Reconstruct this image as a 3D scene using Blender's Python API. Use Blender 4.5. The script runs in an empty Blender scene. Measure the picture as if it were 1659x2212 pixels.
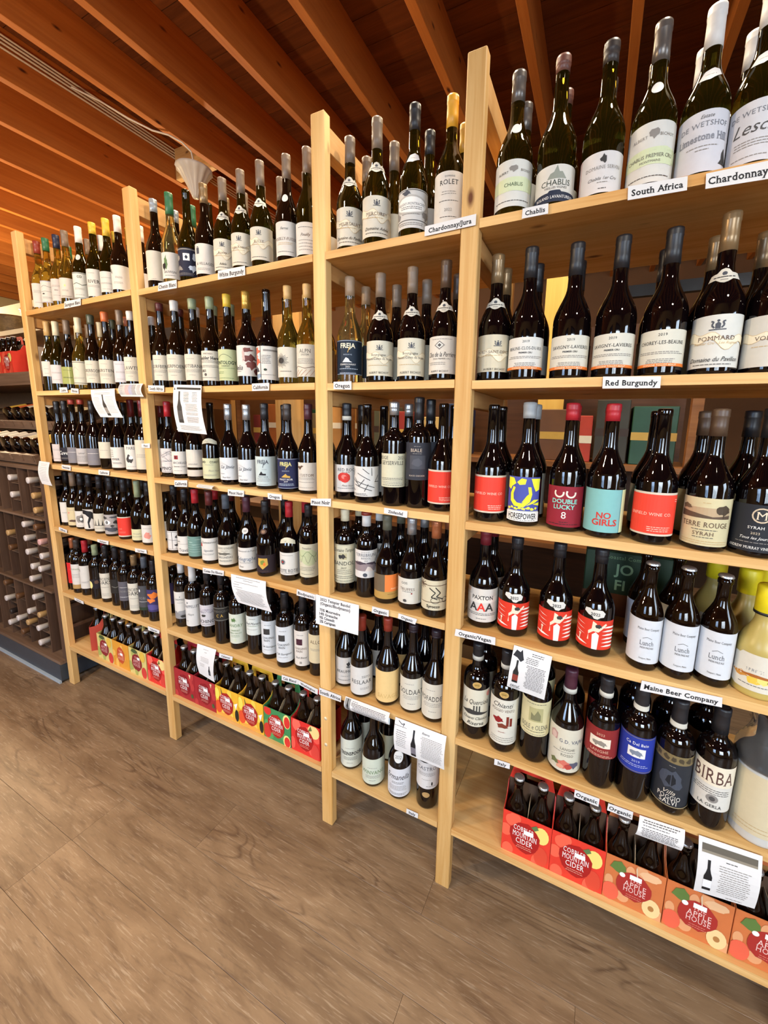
import bpy, bmesh, math, random
from mathutils import Vector, Matrix
random.seed(7)
scene = bpy.context.scene
COL = scene.collection
R = math.radians

# ---------------------------------------------------------------- camera
cam_data = bpy.data.cameras.new('camera')
cam = bpy.data.objects.new('camera', cam_data); COL.objects.link(cam)
CAM_POS = Vector((3.5554, -0.9975, 1.4709))
yaw, pitch, roll = R(-25.051), R(-9.367), R(1.302)
cf = Vector((math.sin(yaw)*math.cos(pitch), math.cos(yaw)*math.cos(pitch), math.sin(pitch)))
cr0 = Vector((math.cos(yaw), -math.sin(yaw), 0)); cu0 = cr0.cross(cf)
cr = math.cos(roll)*cr0 + math.sin(roll)*cu0
cu = -math.sin(roll)*cr0 + math.cos(roll)*cu0
cam.matrix_world = Matrix(((cr.x, cu.x, -cf.x, CAM_POS.x), (cr.y, cu.y, -cf.y, CAM_POS.y), (cr.z, cu.z, -cf.z, CAM_POS.z), (0, 0, 0, 1)))
cam_data.sensor_fit = 'VERTICAL'; cam_data.sensor_height = 36.0
cam_data.lens = 843.163/2212*36
cam_data.shift_x = -57.249/2212; cam_data.shift_y = -47.466/2212
cam_data.clip_start = 0.02
scene.camera = cam

# ---------------------------------------------------------------- world, light, exposure
world = bpy.data.worlds.new('world'); scene.world = world; world.use_nodes = True
world.node_tree.nodes['Background'].inputs[0].default_value = (1.0, .86, .70, 1)
world.node_tree.nodes['Background'].inputs[1].default_value = 0.06
vs = scene.view_settings
vs.view_transform = 'Standard'; vs.look = 'None'; vs.exposure = -0.08; vs.gamma = 1.0; vs.use_curve_mapping = False
try:
    scene.cycles.use_denoising = True
    scene.cycles.max_bounces = 5; scene.cycles.diffuse_bounces = 3; scene.cycles.transmission_bounces = 5; scene.cycles.glossy_bounces = 2
    scene.cycles.use_adaptive_sampling = True; scene.cycles.adaptive_threshold = .05; scene.cycles.adaptive_min_samples = 16
    scene.cycles.caustics_reflective = False; scene.cycles.caustics_refractive = False
    scene.cycles.sample_clamp_indirect = 4.0
except Exception: pass

def area(name, loc, target, sx, sy, power, color):
    l = bpy.data.lights.new(name, 'AREA'); l.shape = 'RECTANGLE'; l.size = sx; l.size_y = sy; l.energy = power; l.color = color
    o = bpy.data.objects.new(name, l); COL.objects.link(o); o.location = loc
    o.rotation_euler = (Vector(target)-Vector(loc)).to_track_quat('-Z', 'Y').to_euler()
    return o
WARM = (1.0, .78, .52); DAY = (.80, .90, 1.0)
# daylight through the shop-front windows behind the camera and an added unseen side window (narrow spread keeps it off the ceiling)
for loc, tgt, sx, sy, pw, col_ in (((4.9, -4.42, 1.7), (3.9, 0, -.1), 1.7, 2.0, 74, DAY), ((1.6, -4.42, 1.7), (1.8, 0, -.1), 1.3, 2.0, 58, (.48, .68, 1.0)), ((7.0, -1.6, 1.6), (3.6, -.2, .6), 1.0, 2.0, 28, (.66, .82, 1.0))):
    area('window_daylight', loc, tgt, sx, sy, pw, col_).data.spread = R(96)
# warm unseen lamps over the aisle and behind the shelving, one low to brighten joist bottoms
def bulb(loc, power, rad=.05, color=WARM):
    l = bpy.data.lights.new('lamp_light', 'POINT'); l.energy = power; l.color = color; l.shadow_soft_size = rad
    o = bpy.data.objects.new('lamp_light', l); COL.objects.link(o); o.location = loc; return o
bulb((1.55, -1.3, 2.0), 80, color=(1, .74, .44)); bulb((-1.4, .3, 2.3), 150, color=(1, .74, .44)); bulb((.1, 2.0, 2.2), 90, color=(1, .70, .40))
# unseen downward spots standing in for shaded pendants
def pendant(loc, power, color):
    l = bpy.data.lights.new('pendant_light', 'SPOT'); l.energy = power; l.color = color; l.spot_size = R(150); l.spot_blend = .6; l.shadow_soft_size = .09
    o = bpy.data.objects.new('pendant_light', l); COL.objects.link(o); o.location = loc; return o
UNSEEN_SPOTS = [((2.5, -1.15, 2.78), 56, (1, .85, .64)), ((4.3, -1.15, 2.78), 62, (1, .89, .73)), ((.6, -1.15, 2.78), 42, (1, .85, .64)),
            ((2.9, .10, 3.05), 56, (1, .86, .66)), ((3.75, .10, 3.05), 56, (1, .88, .70)), ((2.05, .10, 3.05), 46, (1, .85, .64)),  # added above the shelving so it shades the floor in front
            ((3.25, .66, 3.0), 26, (1, .78, .48)), ((1.9, .68, 3.0), 44, (1, .74, .44)), ((2.6, .66, 3.0), 28, (1, .76, .46))]  # added behind the shelving to brighten the upright board and the gaps
for pl in UNSEEN_SPOTS: pendant(*pl)
# ---------------------------------------------------------------- helpers
def srgb(h):
    if isinstance(h, str):
        h = h.lstrip('#'); c = [int(h[i:i+2], 16)/255 for i in (0, 2, 4)]
    else: c = h
    return tuple((x/12.92 if x <= .04045 else ((x+.055)/1.055)**2.4) for x in c)
MATS = {}
def nodes_of(m):
    m.use_nodes = True; nt = m.node_tree; return nt, nt.nodes, nt.links, nt.nodes['Principled BSDF']
def flat(name, color, rough=.6, metal=0, spec=.5, noise=.0, nscale=40, coat=0):
    if name in MATS: return MATS[name]
    m = bpy.data.materials.new(name); nt, N, L, b = nodes_of(m)
    c = srgb(color); b.inputs['Base Color'].default_value = (*c, 1)
    b.inputs['Roughness'].default_value = rough; b.inputs['Metallic'].default_value = metal; b.inputs['Specular IOR Level'].default_value = spec
    b.inputs['Coat Weight'].default_value = coat
    if noise:
        tc = N.new('ShaderNodeTexCoord'); nz = N.new('ShaderNodeTexNoise'); nz.inputs['Scale'].default_value = nscale; nz.inputs['Detail'].default_value = 4
        L.new(tc.outputs['Object'], nz.inputs['Vector'])
        rp = N.new('ShaderNodeValToRGB'); L.new(nz.outputs['Fac'], rp.inputs['Fac'])
        rp.color_ramp.elements[0].position = .3; rp.color_ramp.elements[1].position = .7
        rp.color_ramp.elements[0].color = (*[x*(1-noise) for x in c], 1); rp.color_ramp.elements[1].color = (*[min(1, x*(1+noise*.5)) for x in c], 1)
        L.new(rp.outputs['Color'], b.inputs['Base Color'])
    MATS[name] = m; return m
def glass(name, color, trans, rough=.04, ior=1.45, spec=.5):
    if name in MATS: return MATS[name]
    m = bpy.data.materials.new(name); nt, N, L, b = nodes_of(m)
    tc = N.new('ShaderNodeTexCoord'); nz = N.new('ShaderNodeTexNoise'); nz.inputs['Scale'].default_value = 9
    L.new(tc.outputs['Object'], nz.inputs['Vector'])
    mx = N.new('ShaderNodeMixRGB'); c = srgb(color); mx.inputs[1].default_value = (*[x*.85 for x in c], 1); mx.inputs[2].default_value = (*c, 1)
    L.new(nz.outputs['Fac'], mx.inputs[0]); L.new(mx.outputs[0], b.inputs['Base Color'])
    b.inputs['Roughness'].default_value = rough; b.inputs['IOR'].default_value = ior; b.inputs['Transmission Weight'].default_value = trans
    b.inputs['Specular IOR Level'].default_value = spec
    MATS[name] = m; return m
def wood(name, light, dark, axis, scale=1.0, rough=.55, knots=True, knotcol='#6b3c1c', contrast=1.0, bump=.15, spec=.3):
    if name in MATS: return MATS[name]
    m = bpy.data.materials.new(name); nt, N, L, b = nodes_of(m)
    tc = N.new('ShaderNodeTexCoord'); oi = N.new('ShaderNodeObjectInfo')
    mul = N.new('ShaderNodeMath'); mul.operation = 'MULTIPLY'; mul.inputs[1].default_value = 37.0; L.new(oi.outputs['Random'], mul.inputs[0])
    add = N.new('ShaderNodeVectorMath'); add.operation = 'ADD'; L.new(tc.outputs['Object'], add.inputs[0]); L.new(mul.outputs[0], add.inputs[1])
    def mapped(along, across):
        mp = N.new('ShaderNodeMapping'); s = [across*scale]*3; s['XYZ'.index(axis)] = along*scale
        mp.inputs['Scale'].default_value = s; L.new(add.outputs[0], mp.inputs['Vector']); return mp
    n1 = N.new('ShaderNodeTexNoise'); n1.inputs['Scale'].default_value = 1; n1.inputs['Detail'].default_value = 6; n1.inputs['Roughness'].default_value = .65; n1.inputs['Distortion'].default_value = .6
    L.new(mapped(2.2, 45).outputs[0], n1.inputs['Vector'])
    n2 = N.new('ShaderNodeTexNoise'); n2.inputs['Scale'].default_value = 1; n2.inputs['Detail'].default_value = 3
    L.new(mapped(1.0, 9).outputs[0], n2.inputs['Vector'])
    mixf = N.new('ShaderNodeMath'); mixf.operation = 'ADD'; L.new(n1.outputs['Fac'], mixf.inputs[0]); L.new(n2.outputs['Fac'], mixf.inputs[1])
    half = N.new('ShaderNodeMath'); half.operation = 'MULTIPLY'; half.inputs[1].default_value = .5; L.new(mixf.outputs[0], half.inputs[0])
    rp = N.new('ShaderNodeValToRGB'); L.new(half.outputs[0], rp.inputs['Fac'])
    w = .17/contrast
    rp.color_ramp.elements[0].position = .5-w; rp.color_ramp.elements[1].position = .5+w
    rp.color_ramp.elements[0].color = (*srgb(dark), 1); rp.color_ramp.elements[1].color = (*srgb(light), 1)
    out = rp.outputs['Color']
    if knots:
        vo = N.new('ShaderNodeTexVoronoi'); vo.inputs['Scale'].default_value = 1; vo.inputs['Randomness'].default_value = 1
        L.new(mapped(3.2, 7.5).outputs[0], vo.inputs['Vector'])
        kr = N.new('ShaderNodeValToRGB'); L.new(vo.outputs['Distance'], kr.inputs['Fac'])
        kr.color_ramp.elements[0].position = .03; kr.color_ramp.elements[0].color = (1, 1, 1, 1)
        kr.color_ramp.elements[1].position = .085; kr.color_ramp.elements[1].color = (0, 0, 0, 1)
        mk = N.new('ShaderNodeMixRGB'); L.new(kr.outputs['Color'], mk.inputs[0]); L.new(out, mk.inputs[1]); mk.inputs[2].default_value = (*srgb(knotcol), 1)
        out = mk.outputs[0]
    hv = N.new('ShaderNodeHueSaturation'); L.new(out, hv.inputs['Color'])
    mr = N.new('ShaderNodeMapRange'); mr.inputs['To Min'].default_value = .88; mr.inputs['To Max'].default_value = 1.08; L.new(oi.outputs['Random'], mr.inputs['Value'])
    L.new(mr.outputs[0], hv.inputs['Value']); L.new(hv.outputs[0], b.inputs['Base Color'])
    bp = N.new('ShaderNodeBump'); bp.inputs['Strength'].default_value = bump; bp.inputs['Distance'].default_value = .002; L.new(n1.outputs['Fac'], bp.inputs['Height']); L.new(bp.outputs[0], b.inputs['Normal'])
    b.inputs['Roughness'].default_value = rough; b.inputs['Specular IOR Level'].default_value = spec
    MATS[name] = m; return m

def link(name, me, mat, parent=None, smooth=False):
    o = bpy.data.objects.new(name, me); COL.objects.link(o)
    if mat is not None and not me.materials: me.materials.append(mat)
    if parent is not None: o.parent = parent
    if smooth:
        for p in me.polygons: p.use_smooth = True
    return o
def empty(name, loc=(0, 0, 0), rz=0):
    o = bpy.data.objects.new(name, None); COL.objects.link(o); o.location = loc; o.rotation_euler = (0, 0, rz); o.empty_display_size = .05; return o
def tag(o, label=None, cat=None, group=None, kind=None):
    if label: o['label'] = label
    if cat: o['category'] = cat
    if group: o['group'] = group
    if kind: o['kind'] = kind
    return o
def mesh(name, verts, faces, smooth=False):
    me = bpy.data.meshes.new(name); me.from_pydata([tuple(v) for v in verts], [], faces); me.update()
    if smooth:
        for p in me.polygons: p.use_smooth = True
    return me
def box_geo(x0, x1, y0, y1, z0, z1):
    v = [(x, y, z) for z in (z0, z1) for y in (y0, y1) for x in (x0, x1)]
    f = [(0, 2, 3, 1), (4, 5, 7, 6), (0, 1, 5, 4), (2, 6, 7, 3), (0, 4, 6, 2), (1, 3, 7, 5)]
    return v, f
def box(name, x0, x1, y0, y1, z0, z1, mat, parent=None, bevel=0.0):
    """one board: origin at its centre, lightly eased edges"""
    cx, cy, cz = (x0+x1)/2, (y0+y1)/2, (z0+z1)/2
    v, f = box_geo(x0-cx, x1-cx, y0-cy, y1-cy, z0-cz, z1-cz)
    me = mesh(name, v, f)
    if bevel:
        bm = bmesh.new(); bm.from_mesh(me)
        bmesh.ops.bevel(bm, geom=bm.edges[:], offset=bevel, segments=1, affect='EDGES'); bm.to_mesh(me); bm.free()
    o = link(name, me, mat, parent); o.location = (cx, cy, cz); return o
def lathe(name, prof, seg=28, mat=None, smooth=True, cap=True):
    v = []; f = []
    for r, z in prof:
        for k in range(seg):
            a = 2*math.pi*k/seg; v.append((r*math.cos(a), r*math.sin(a), z))
    n = len(prof)
    for i in range(n-1):
        for k in range(seg):
            k2 = (k+1) % seg; f.append((i*seg+k, i*seg+k2, (i+1)*seg+k2, (i+1)*seg+k))
    if cap:
        f.append(tuple(range(seg))[::-1]); f.append(tuple((n-1)*seg+k for k in range(seg)))
    me = mesh(name, v, f, smooth)
    if mat is not None: me.materials.append(mat)
    return me
def tube_geo(pts, rad, seg=6):
    v = []; f = []; n = len(pts)
    for i, p in enumerate(pts):
        p = Vector(p); a = Vector(pts[max(0, i-1)]); b = Vector(pts[min(n-1, i+1)]); d = (b-a).normalized()
        up = Vector((0, 0, 1)) if abs(d.z) < .9 else Vector((1, 0, 0)); s = d.cross(up).normalized(); t = s.cross(d)
        for k in range(seg):
            an = 2*math.pi*k/seg; v.append(p+rad*(math.cos(an)*s+math.sin(an)*t))
    for i in range(n-1):
        for k in range(seg):
            k2 = (k+1) % seg; f.append((i*seg+k, i*seg+k2, (i+1)*seg+k2, (i+1)*seg+k))
    return v, f

# ---------------------------------------------------------------- flat print: text and simple drawing, later wrapped on labels and sheets
INK = dict(k='#1c1a1c', g='#4f4c4a', lg='#8b8680', w='#f4f2ec', r='#c8352b', dr='#8a1f22', n='#20283c', t='#c4a878', br='#5f4636', gd='#c9a24a', gn='#5c7a4a', lgn='#cfd8b0', o='#e0792f', y='#f2e14c', bl='#3a4aa0',
           tq='#8fcac6', cr='#efe6c8', pk='#d98f80', sl='#4a4d55', co='#dd6a52', ly='#e9dc8e', fo='#2c3a2a', dk='#23211f', ch='#3a3836', sk='#e3ba92', lb='#c9d6e6', or2='#e77f3c', rd2='#e23a2c', mo='#6e6a60')
def ink(k):
    return flat('ink_'+k, INK[k] if k in INK else k, rough=.55, spec=.3)
TXT = {}
def text_geo(txt, style):
    key = (txt, style)
    if key in TXT: return TXT[key]
    cu_ = bpy.data.curves.new('t', 'FONT'); cu_.body = txt; cu_.resolution_u = 2 if len(txt) > 3 else 4; cu_.fill_mode = 'FRONT' if False else 'BOTH'
    if style == 'i': cu_.shear = .38
    if style == 'b': cu_.offset = .022
    if style == 'S': cu_.offset = .026
    if style in 'sS': cu_.space_character = 1.08
    ob = bpy.data.objects.new('t', cu_)
    me = bpy.data.meshes.new_from_object(ob)
    v = [(p.co.x, p.co.y) for p in me.vertices]; f = [tuple(p.vertices) for p in me.polygons]
    if style in 'sS':   # give the stems small slab feet and heads
        cnt = {}
        for p in me.polygons:
            for e in p.edge_keys: cnt[e] = cnt.get(e, 0)+1
        ys = [y for _, y in v]
        top = max(ys) if ys else 1
        t = .035 if style == 's' else .05; s = .05 if style == 's' else .062
        for (a, b), c in cnt.items():
            if c != 1: continue
            (xa, ya), (xb, yb) = v[a], v[b]; ln = abs(xa-xb)
            if abs(ya-yb) < .004 and .05 < ln < .19:
                lo, hi = min(xa, xb)-s, max(xa, xb)+s
                if ya < .06 and ya > -.35: q = (ya, ya+t)
                elif ya > .42: q = (ya-t, ya)
                else: continue
                i = len(v); v += [(lo, q[0]), (hi, q[0]), (hi, q[1]), (lo, q[1])]; f.append((i, i+1, i+2, i+3))
    bpy.data.objects.remove(ob); bpy.data.curves.remove(cu_); bpy.data.meshes.remove(me)
    xs = [x for x, _ in v] or [0, 1]
    res = (v, f, min(xs), max(xs)); TXT[key] = res; return res
# elements: coordinates u in -1..1 across, v in 0..1 up
def T(txt, u, v, h, c='k', s='s', w=1.7): return ('T', txt, u, v, h, c, s, w)
def F(v, n, w=.6, c='lg', u=0., dv=.045): return ('F', v, n, w, c, u, dv)
def Q(u0, v0, u1, v1, c): return ('P', [(u0, v0), (u1, v0), (u1, v1), (u0, v1)], c)
def P(pts, c): return ('P', pts, c)
def El(u, v, ru, rv, c, n=16, a0=0): return ('P', [(u+ru*math.cos(2*math.pi*k/n+a0), v+rv*math.sin(2*math.pi*k/n+a0)) for k in range(n)], c)
def Ln(pts, w, c): return ('L', pts, w, c)
def blob(u, v, ru, rv, c, seed=0, n=14, j=.25):
    rr = random.Random(seed); return ('P', [(u+ru*(1+j*rr.uniform(-1, 1))*math.cos(2*math.pi*k/n), v+rv*(1+j*rr.uniform(-1, 1))*math.sin(2*math.pi*k/n)) for k in range(n)], c)
def build_print(els, hw, h):
    """flat print in metres: list of (verts, faces, ink)"""
    out = []; rr = random.Random(len(els)*13+int(hw*1e5))
    for e in els:
        if e[0] == 'T':
            _, txt, u, v, hh, c, s, w = e
            tv, tf, x0, x1 = text_geo(txt, s)
            if not tf: continue
            sy = hh*h/.72; sx = sy; wid = (x1-x0)*sx
            if wid > w*hw: sx *= w*hw/wid
            cx = (x0+x1)/2
            out.append(([((x-cx)*sx+u*hw, y*sy+(v-hh/2)*h) for x, y in tv], tf, c))
        elif e[0] == 'F':
            _, v, n, w, c, u, dv = e; vv = []; ff = []
            for i in range(n):
                y = (v-i*dv)*h; x = (u-w*rr.uniform(.8, 1))*hw; xe = (u+w*rr.uniform(.75, 1))*hw; t = min(.0007, dv*h*.25)
                while x < xe:
                    l = rr.uniform(.003, .008); x2 = min(x+l, xe); k = len(vv)
                    vv += [(x, y-t), (x2, y-t), (x2, y+t), (x, y+t)]; ff.append((k, k+1, k+2, k+3)); x = x2+.0013
            out.append((vv, ff, c))
        elif e[0] == 'P':
            pts = [(u*hw, v*h) for u, v in e[1]]
            out.append((pts, [tuple(range(len(pts)))], e[2]))
        elif e[0] == 'L':
            vv = []; ff = []; pts = [Vector((u*hw, v*h)) for u, v in e[1]]; w = e[2]*h/2
            for a, b in zip(pts, pts[1:]):
                d = b-a
                if d.length < 1e-7: continue
                nrm = Vector((-d.y, d.x)).normalized()*w; k = len(vv); vv += [a-nrm, b-nrm, b+nrm, a+nrm]; ff.append((k, k+1, k+2, k+3))
            out.append(([(p[0], p[1]) for p in vv], ff, e[3]))
    return out
def print_mesh(name, prints, mapper, xcuts=(), zcuts=(), clip=None):
    """all print of one label as one mesh, every ink its own slot, cut along the given lines and bent by mapper(x, z, lift)"""
    bm = bmesh.new(); slots = []; lay = bm.faces.layers.int.new('lift')
    for li, (v, f, c) in enumerate(prints):
        if c not in slots: slots.append(c)
        bv = [bm.verts.new((x, 0, z)) for x, z in v]
        for q in f:
            try: fc = bm.faces.new([bv[i] for i in q])
            except ValueError: continue
            fc.material_index = slots.index(c); fc[lay] = li
    if clip:
        x0, x1, z0, z1 = clip
        for co, no in (((x0, 0, 0), (-1, 0, 0)), ((x1, 0, 0), (1, 0, 0)), ((0, 0, z0), (0, 0, -1)), ((0, 0, z1), (0, 0, 1))):
            bmesh.ops.bisect_plane(bm, geom=bm.verts[:]+bm.edges[:]+bm.faces[:], plane_co=co, plane_no=no, clear_outer=True)
    for x in xcuts: bmesh.ops.bisect_plane(bm, geom=bm.verts[:]+bm.edges[:]+bm.faces[:], plane_co=(x, 0, 0), plane_no=(1, 0, 0))
    for z in zcuts: bmesh.ops.bisect_plane(bm, geom=bm.verts[:]+bm.edges[:]+bm.faces[:], plane_co=(0, 0, z), plane_no=(0, 0, 1))
    bmesh.ops.triangulate(bm, faces=[fc for fc in bm.faces if len(fc.verts) > 4])
    lift = {}
    for fc in bm.faces:
        for vv in fc.verts: lift[vv] = max(lift.get(vv, 0), fc[lay])
    for vv in bm.verts: vv.co = mapper(vv.co.x, vv.co.z, .00022+.00008*min(lift.get(vv, 0), 45))
    bmesh.ops.delete(bm, geom=[vv for vv in bm.verts if not vv.link_faces], context='VERTS')
    me = bpy.data.meshes.new(name); bm.to_mesh(me); bm.free()
    for c in slots: me.materials.append(ink(c))
    return me

# ---------------------------------------------------------------- the room
PINE = wood('pine_along_x', '#e8c284', '#c28b48', 'X', contrast=1.15)
PINE_Z = wood('pine_along_z', '#ebc485', '#ca954e', 'Z', contrast=1.1)
PINE_Y = wood('pine_along_y', '#dcae72', '#bd874c', 'Y', knots=False)
JOIST = wood('joist_fir', '#cc7f3a', '#a3581f', 'Y', knotcol='#4a2110', contrast=.8, rough=.6)
DECK = wood('subfloor_boards', '#8a4c22', '#5c2f12', 'X', knots=False, rough=.75)

def oak():
    m = bpy.data.materials.new('floor_oak'); nt, N, L, b = nodes_of(m)
    tc = N.new('ShaderNodeTexCoord'); oi = N.new('ShaderNodeObjectInfo')
    mul = N.new('ShaderNodeMath'); mul.operation = 'MULTIPLY'; mul.inputs[1].default_value = 53.0; L.new(oi.outputs['Random'], mul.inputs[0])
    add = N.new('ShaderNodeVectorMath'); add.operation = 'ADD'; L.new(tc.outputs['Object'], add.inputs[0]); L.new(mul.outputs[0], add.inputs[1])
    def nz(sx, sy, detail, dist=0., rough=.6):
        mp = N.new('ShaderNodeMapping'); mp.inputs['Scale'].default_value = (sx, sy, sy); L.new(add.outputs[0], mp.inputs['Vector'])
        n = N.new('ShaderNodeTexNoise'); n.inputs['Scale'].default_value = 1; n.inputs['Detail'].default_value = detail; n.inputs['Distortion'].default_value = dist; n.inputs['Roughness'].default_value = rough
        L.new(mp.outputs[0], n.inputs['Vector']); return n.outputs['Fac'], mp
    def ramp(fac, p0, p1, c0=(0, 0, 0, 1), c1=(1, 1, 1, 1)):
        r = N.new('ShaderNodeValToRGB'); L.new(fac, r.inputs['Fac']); r.color_ramp.elements[0].position = p0; r.color_ramp.elements[1].position = p1
        r.color_ramp.elements[0].color = c0; r.color_ramp.elements[1].color = c1; return r.outputs['Color']
    broad, _ = nz(2.2, 11, 5, 1.5)
    col = ramp(broad, .32, .68, (*srgb('#765a3d'), 1), (*srgb('#9c7e5c'), 1))
    # cathedral figure: contour lines of a stretched noise
    fig, _ = nz(1.1, 6.5, 2, .6)
    ml = N.new('ShaderNodeMath'); ml.operation = 'MULTIPLY'; ml.inputs[1].default_value = 15; L.new(fig, ml.inputs[0])
    fr = N.new('ShaderNodeMath'); fr.operation = 'PINGPONG'; fr.inputs[1].default_value = .5; L.new(ml.outputs[0], fr.inputs[0])
    line = ramp(fr.outputs[0], .0, .22, (1, 1, 1, 1), (0, 0, 0, 1))
    patch, _ = nz(1.4, 5, 2); pm_ = ramp(patch, .52, .66)
    fm_ = N.new('ShaderNodeMixRGB'); fm_.blend_type = 'MULTIPLY'; fm_.inputs[0].default_value = 1; L.new(line, fm_.inputs[1]); L.new(pm_, fm_.inputs[2])
    m1 = N.new('ShaderNodeMixRGB'); L.new(col, m1.inputs[1]); m1.inputs[2].default_value = (*srgb('#5d432d'), 1)
    sc1 = N.new('ShaderNodeMath'); sc1.operation = 'MULTIPLY'; sc1.inputs[1].default_value = .75; L.new(fm_.outputs[0], sc1.inputs[0]); L.new(sc1.outputs[0], m1.inputs[0])
    # fine pores, dark and limed
    fine, _ = nz(16, 230, 3, .3); f1 = ramp(fine, .56, .70)
    sc2 = N.new('ShaderNodeMath'); sc2.operation = 'MULTIPLY'; sc2.inputs[1].default_value = .30; L.new(f1, sc2.inputs[0])
    m2 = N.new('ShaderNodeMixRGB'); L.new(sc2.outputs[0], m2.inputs[0]); L.new(m1.outputs[0], m2.inputs[1]); m2.inputs[2].default_value = (*srgb('#d2bda0'), 1)
    fine2, _ = nz(11, 120, 3, .5); f2 = ramp(fine2, .55, .72)
    sc3 = N.new('ShaderNodeMath'); sc3.operation = 'MULTIPLY'; sc3.inputs[1].default_value = .45; L.new(f2, sc3.inputs[0])
    m3 = N.new('ShaderNodeMixRGB'); L.new(sc3.outputs[0], m3.inputs[0]); L.new(m2.outputs[0], m3.inputs[1]); m3.inputs[2].default_value = (*srgb('#5a4230'), 1)
    vo = N.new('ShaderNodeTexVoronoi'); vo.inputs['Scale'].default_value = 1
    mp = N.new('ShaderNodeMapping'); mp.inputs['Scale'].default_value = (1.5, 3.6, 3.6); L.new(add.outputs[0], mp.inputs['Vector'])
    wob, wm = nz(20, 30, 3); va = N.new('ShaderNodeVectorMath'); va.operation = 'SCALE'; va.inputs['Scale'].default_value = .12
    cmb = N.new('ShaderNodeCombineXYZ'); L.new(wob, cmb.inputs[0]); L.new(wob, cmb.inputs[1]); L.new(cmb.outputs[0], va.inputs[0])
    vb = N.new('ShaderNodeVectorMath'); vb.operation = 'ADD'; L.new(mp.outputs[0], vb.inputs[0]); L.new(va.outputs[0], vb.inputs[1]); L.new(vb.outputs[0], vo.inputs['Vector'])
    kn = ramp(vo.outputs['Distance'], .02, .085, (1, 1, 1, 1), (0, 0, 0, 1))
    sk = N.new('ShaderNodeMath'); sk.operation = 'MULTIPLY'; sk.inputs[1].default_value = .85; L.new(kn, sk.inputs[0])
    m4 = N.new('ShaderNodeMixRGB'); L.new(sk.outputs[0], m4.inputs[0]); L.new(m3.outputs[0], m4.inputs[1]); m4.inputs[2].default_value = (*srgb('#3f2c1e'), 1)
    hv = N.new('ShaderNodeHueSaturation'); L.new(m4.outputs[0], hv.inputs['Color']); hv.inputs['Saturation'].default_value = .92
    mr = N.new('ShaderNodeMapRange'); mr.inputs['To Min'].default_value = .86; mr.inputs['To Max'].default_value = 1.08; L.new(oi.outputs['Random'], mr.inputs['Value']); L.new(mr.outputs[0], hv.inputs['Value'])
    L.new(hv.outputs[0], b.inputs['Base Color'])
    bp = N.new('ShaderNodeBump'); bp.inputs['Strength'].default_value = .12; bp.inputs['Distance'].default_value = .001; L.new(fine, bp.inputs['Height']); L.new(bp.outputs[0], b.inputs['Normal'])
    b.inputs['Roughness'].default_value = .42; b.inputs['Specular IOR Level'].default_value = .4
    return m
OAK = oak()
CREAM = flat('cream_paint', '#efdcae', rough=.75, noise=.05, nscale=6)
DARKWOOD = wood('dark_rack_wood', '#6b5140', '#3f2c22', 'Z', knots=False)
DARKWOOD_X = wood('dark_rack_wood_x', '#8a6f5a', '#57402f', 'X', knots=False)

floor = empty('floor'); tag(floor, 'brown oak plank floor of the wine shop', kind='structure')
W_ = .174
fm = {}
row = 0
y = -.446-W_*14
while y < 3.3:
    off = {0: 2.009, 1: 2.418, 2: 1.983, 3: 3.224}.get((row-14) % 4, 2.0)
    x = off-1.22*5
    while x < 6.4:
        # planks lie on the screed with a hairline joint
        key = 'p'
        if key not in fm:
            v, f = box_geo(-.6097, .6097, -W_/2+.0003, W_/2-.0003, -.004, 0)
            me = mesh('plank', v, f); bm = bmesh.new(); bm.from_mesh(me)
            bmesh.ops.bevel(bm, geom=[e for e in bm.edges if all(q.co.z > -.001 for q in e.verts)], offset=.0005, segments=1, affect='EDGES'); bm.to_mesh(me); bm.free()
            me.materials.append(OAK); fm[key] = me
        if x > -5.2:
            o = bpy.data.objects.new('plank', fm[key]); COL.objects.link(o); o.location = (x+.61, y+W_/2, 0); o.parent = floor
        x += 1.22
    y += W_; row += 1
sc_ = box('screed', -5.6, 7.2, -5.0, 4.4, -.05, -.0045, flat('screed_grey', '#3c3026', rough=.9, noise=.2), floor)

ceiling = empty('ceiling'); tag(ceiling, 'open timber ceiling of joists and subfloor boards', kind='structure')
JX = [-4.5+.42*k for k in range(8)] + [-1.16, -.745, -.296, .17, .59, 1.024, 1.43, 1.835, 2.256, 2.7, 3.117, 3.554, 3.943, 4.37, 4.79, 5.21, 5.63, 6.05, 6.47, 6.9]
JX = sorted(set(round(x, 3) for x in JX if x < -1.4 or x >= -1.17))
for x in JX:
    box('joist', x-.022, x+.022, -4.9, 4.3, 3.2, 3.44, JOIST, ceiling, .002)
y = -4.95
while y < 4.3:
    box('plank', -5.4, 7.1, y+.002, y+.138, 3.44, 3.46, DECK, ceiling); y += .14
box('blocking', .618, 1.0, 1.13, 1.17, 3.2, 3.40, PINE, ceiling, .002)
box('deck_top', -5.4, 7.1, -5.0, 4.3, 3.461, 3.48, flat('felt', '#2a1a10', rough=.9, noise=.1), ceiling)

def wall(name, x0, x1, y0, y1, z0, z1, mat, label):
    o = box(name, x0, x1, y0, y1, z0, z1, mat); tag(o, label, kind='structure'); return o
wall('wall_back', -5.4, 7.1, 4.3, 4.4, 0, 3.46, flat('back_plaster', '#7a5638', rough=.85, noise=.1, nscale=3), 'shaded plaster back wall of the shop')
wall('wall_left', -5.5, -5.4, -5, 4.4, 0, 3.46, CREAM, 'cream painted end wall of the shop')
wall('wall_right', 7.1, 7.2, -5, 4.4, 0, 3.46, CREAM, 'cream painted side wall of the shop')
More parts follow.
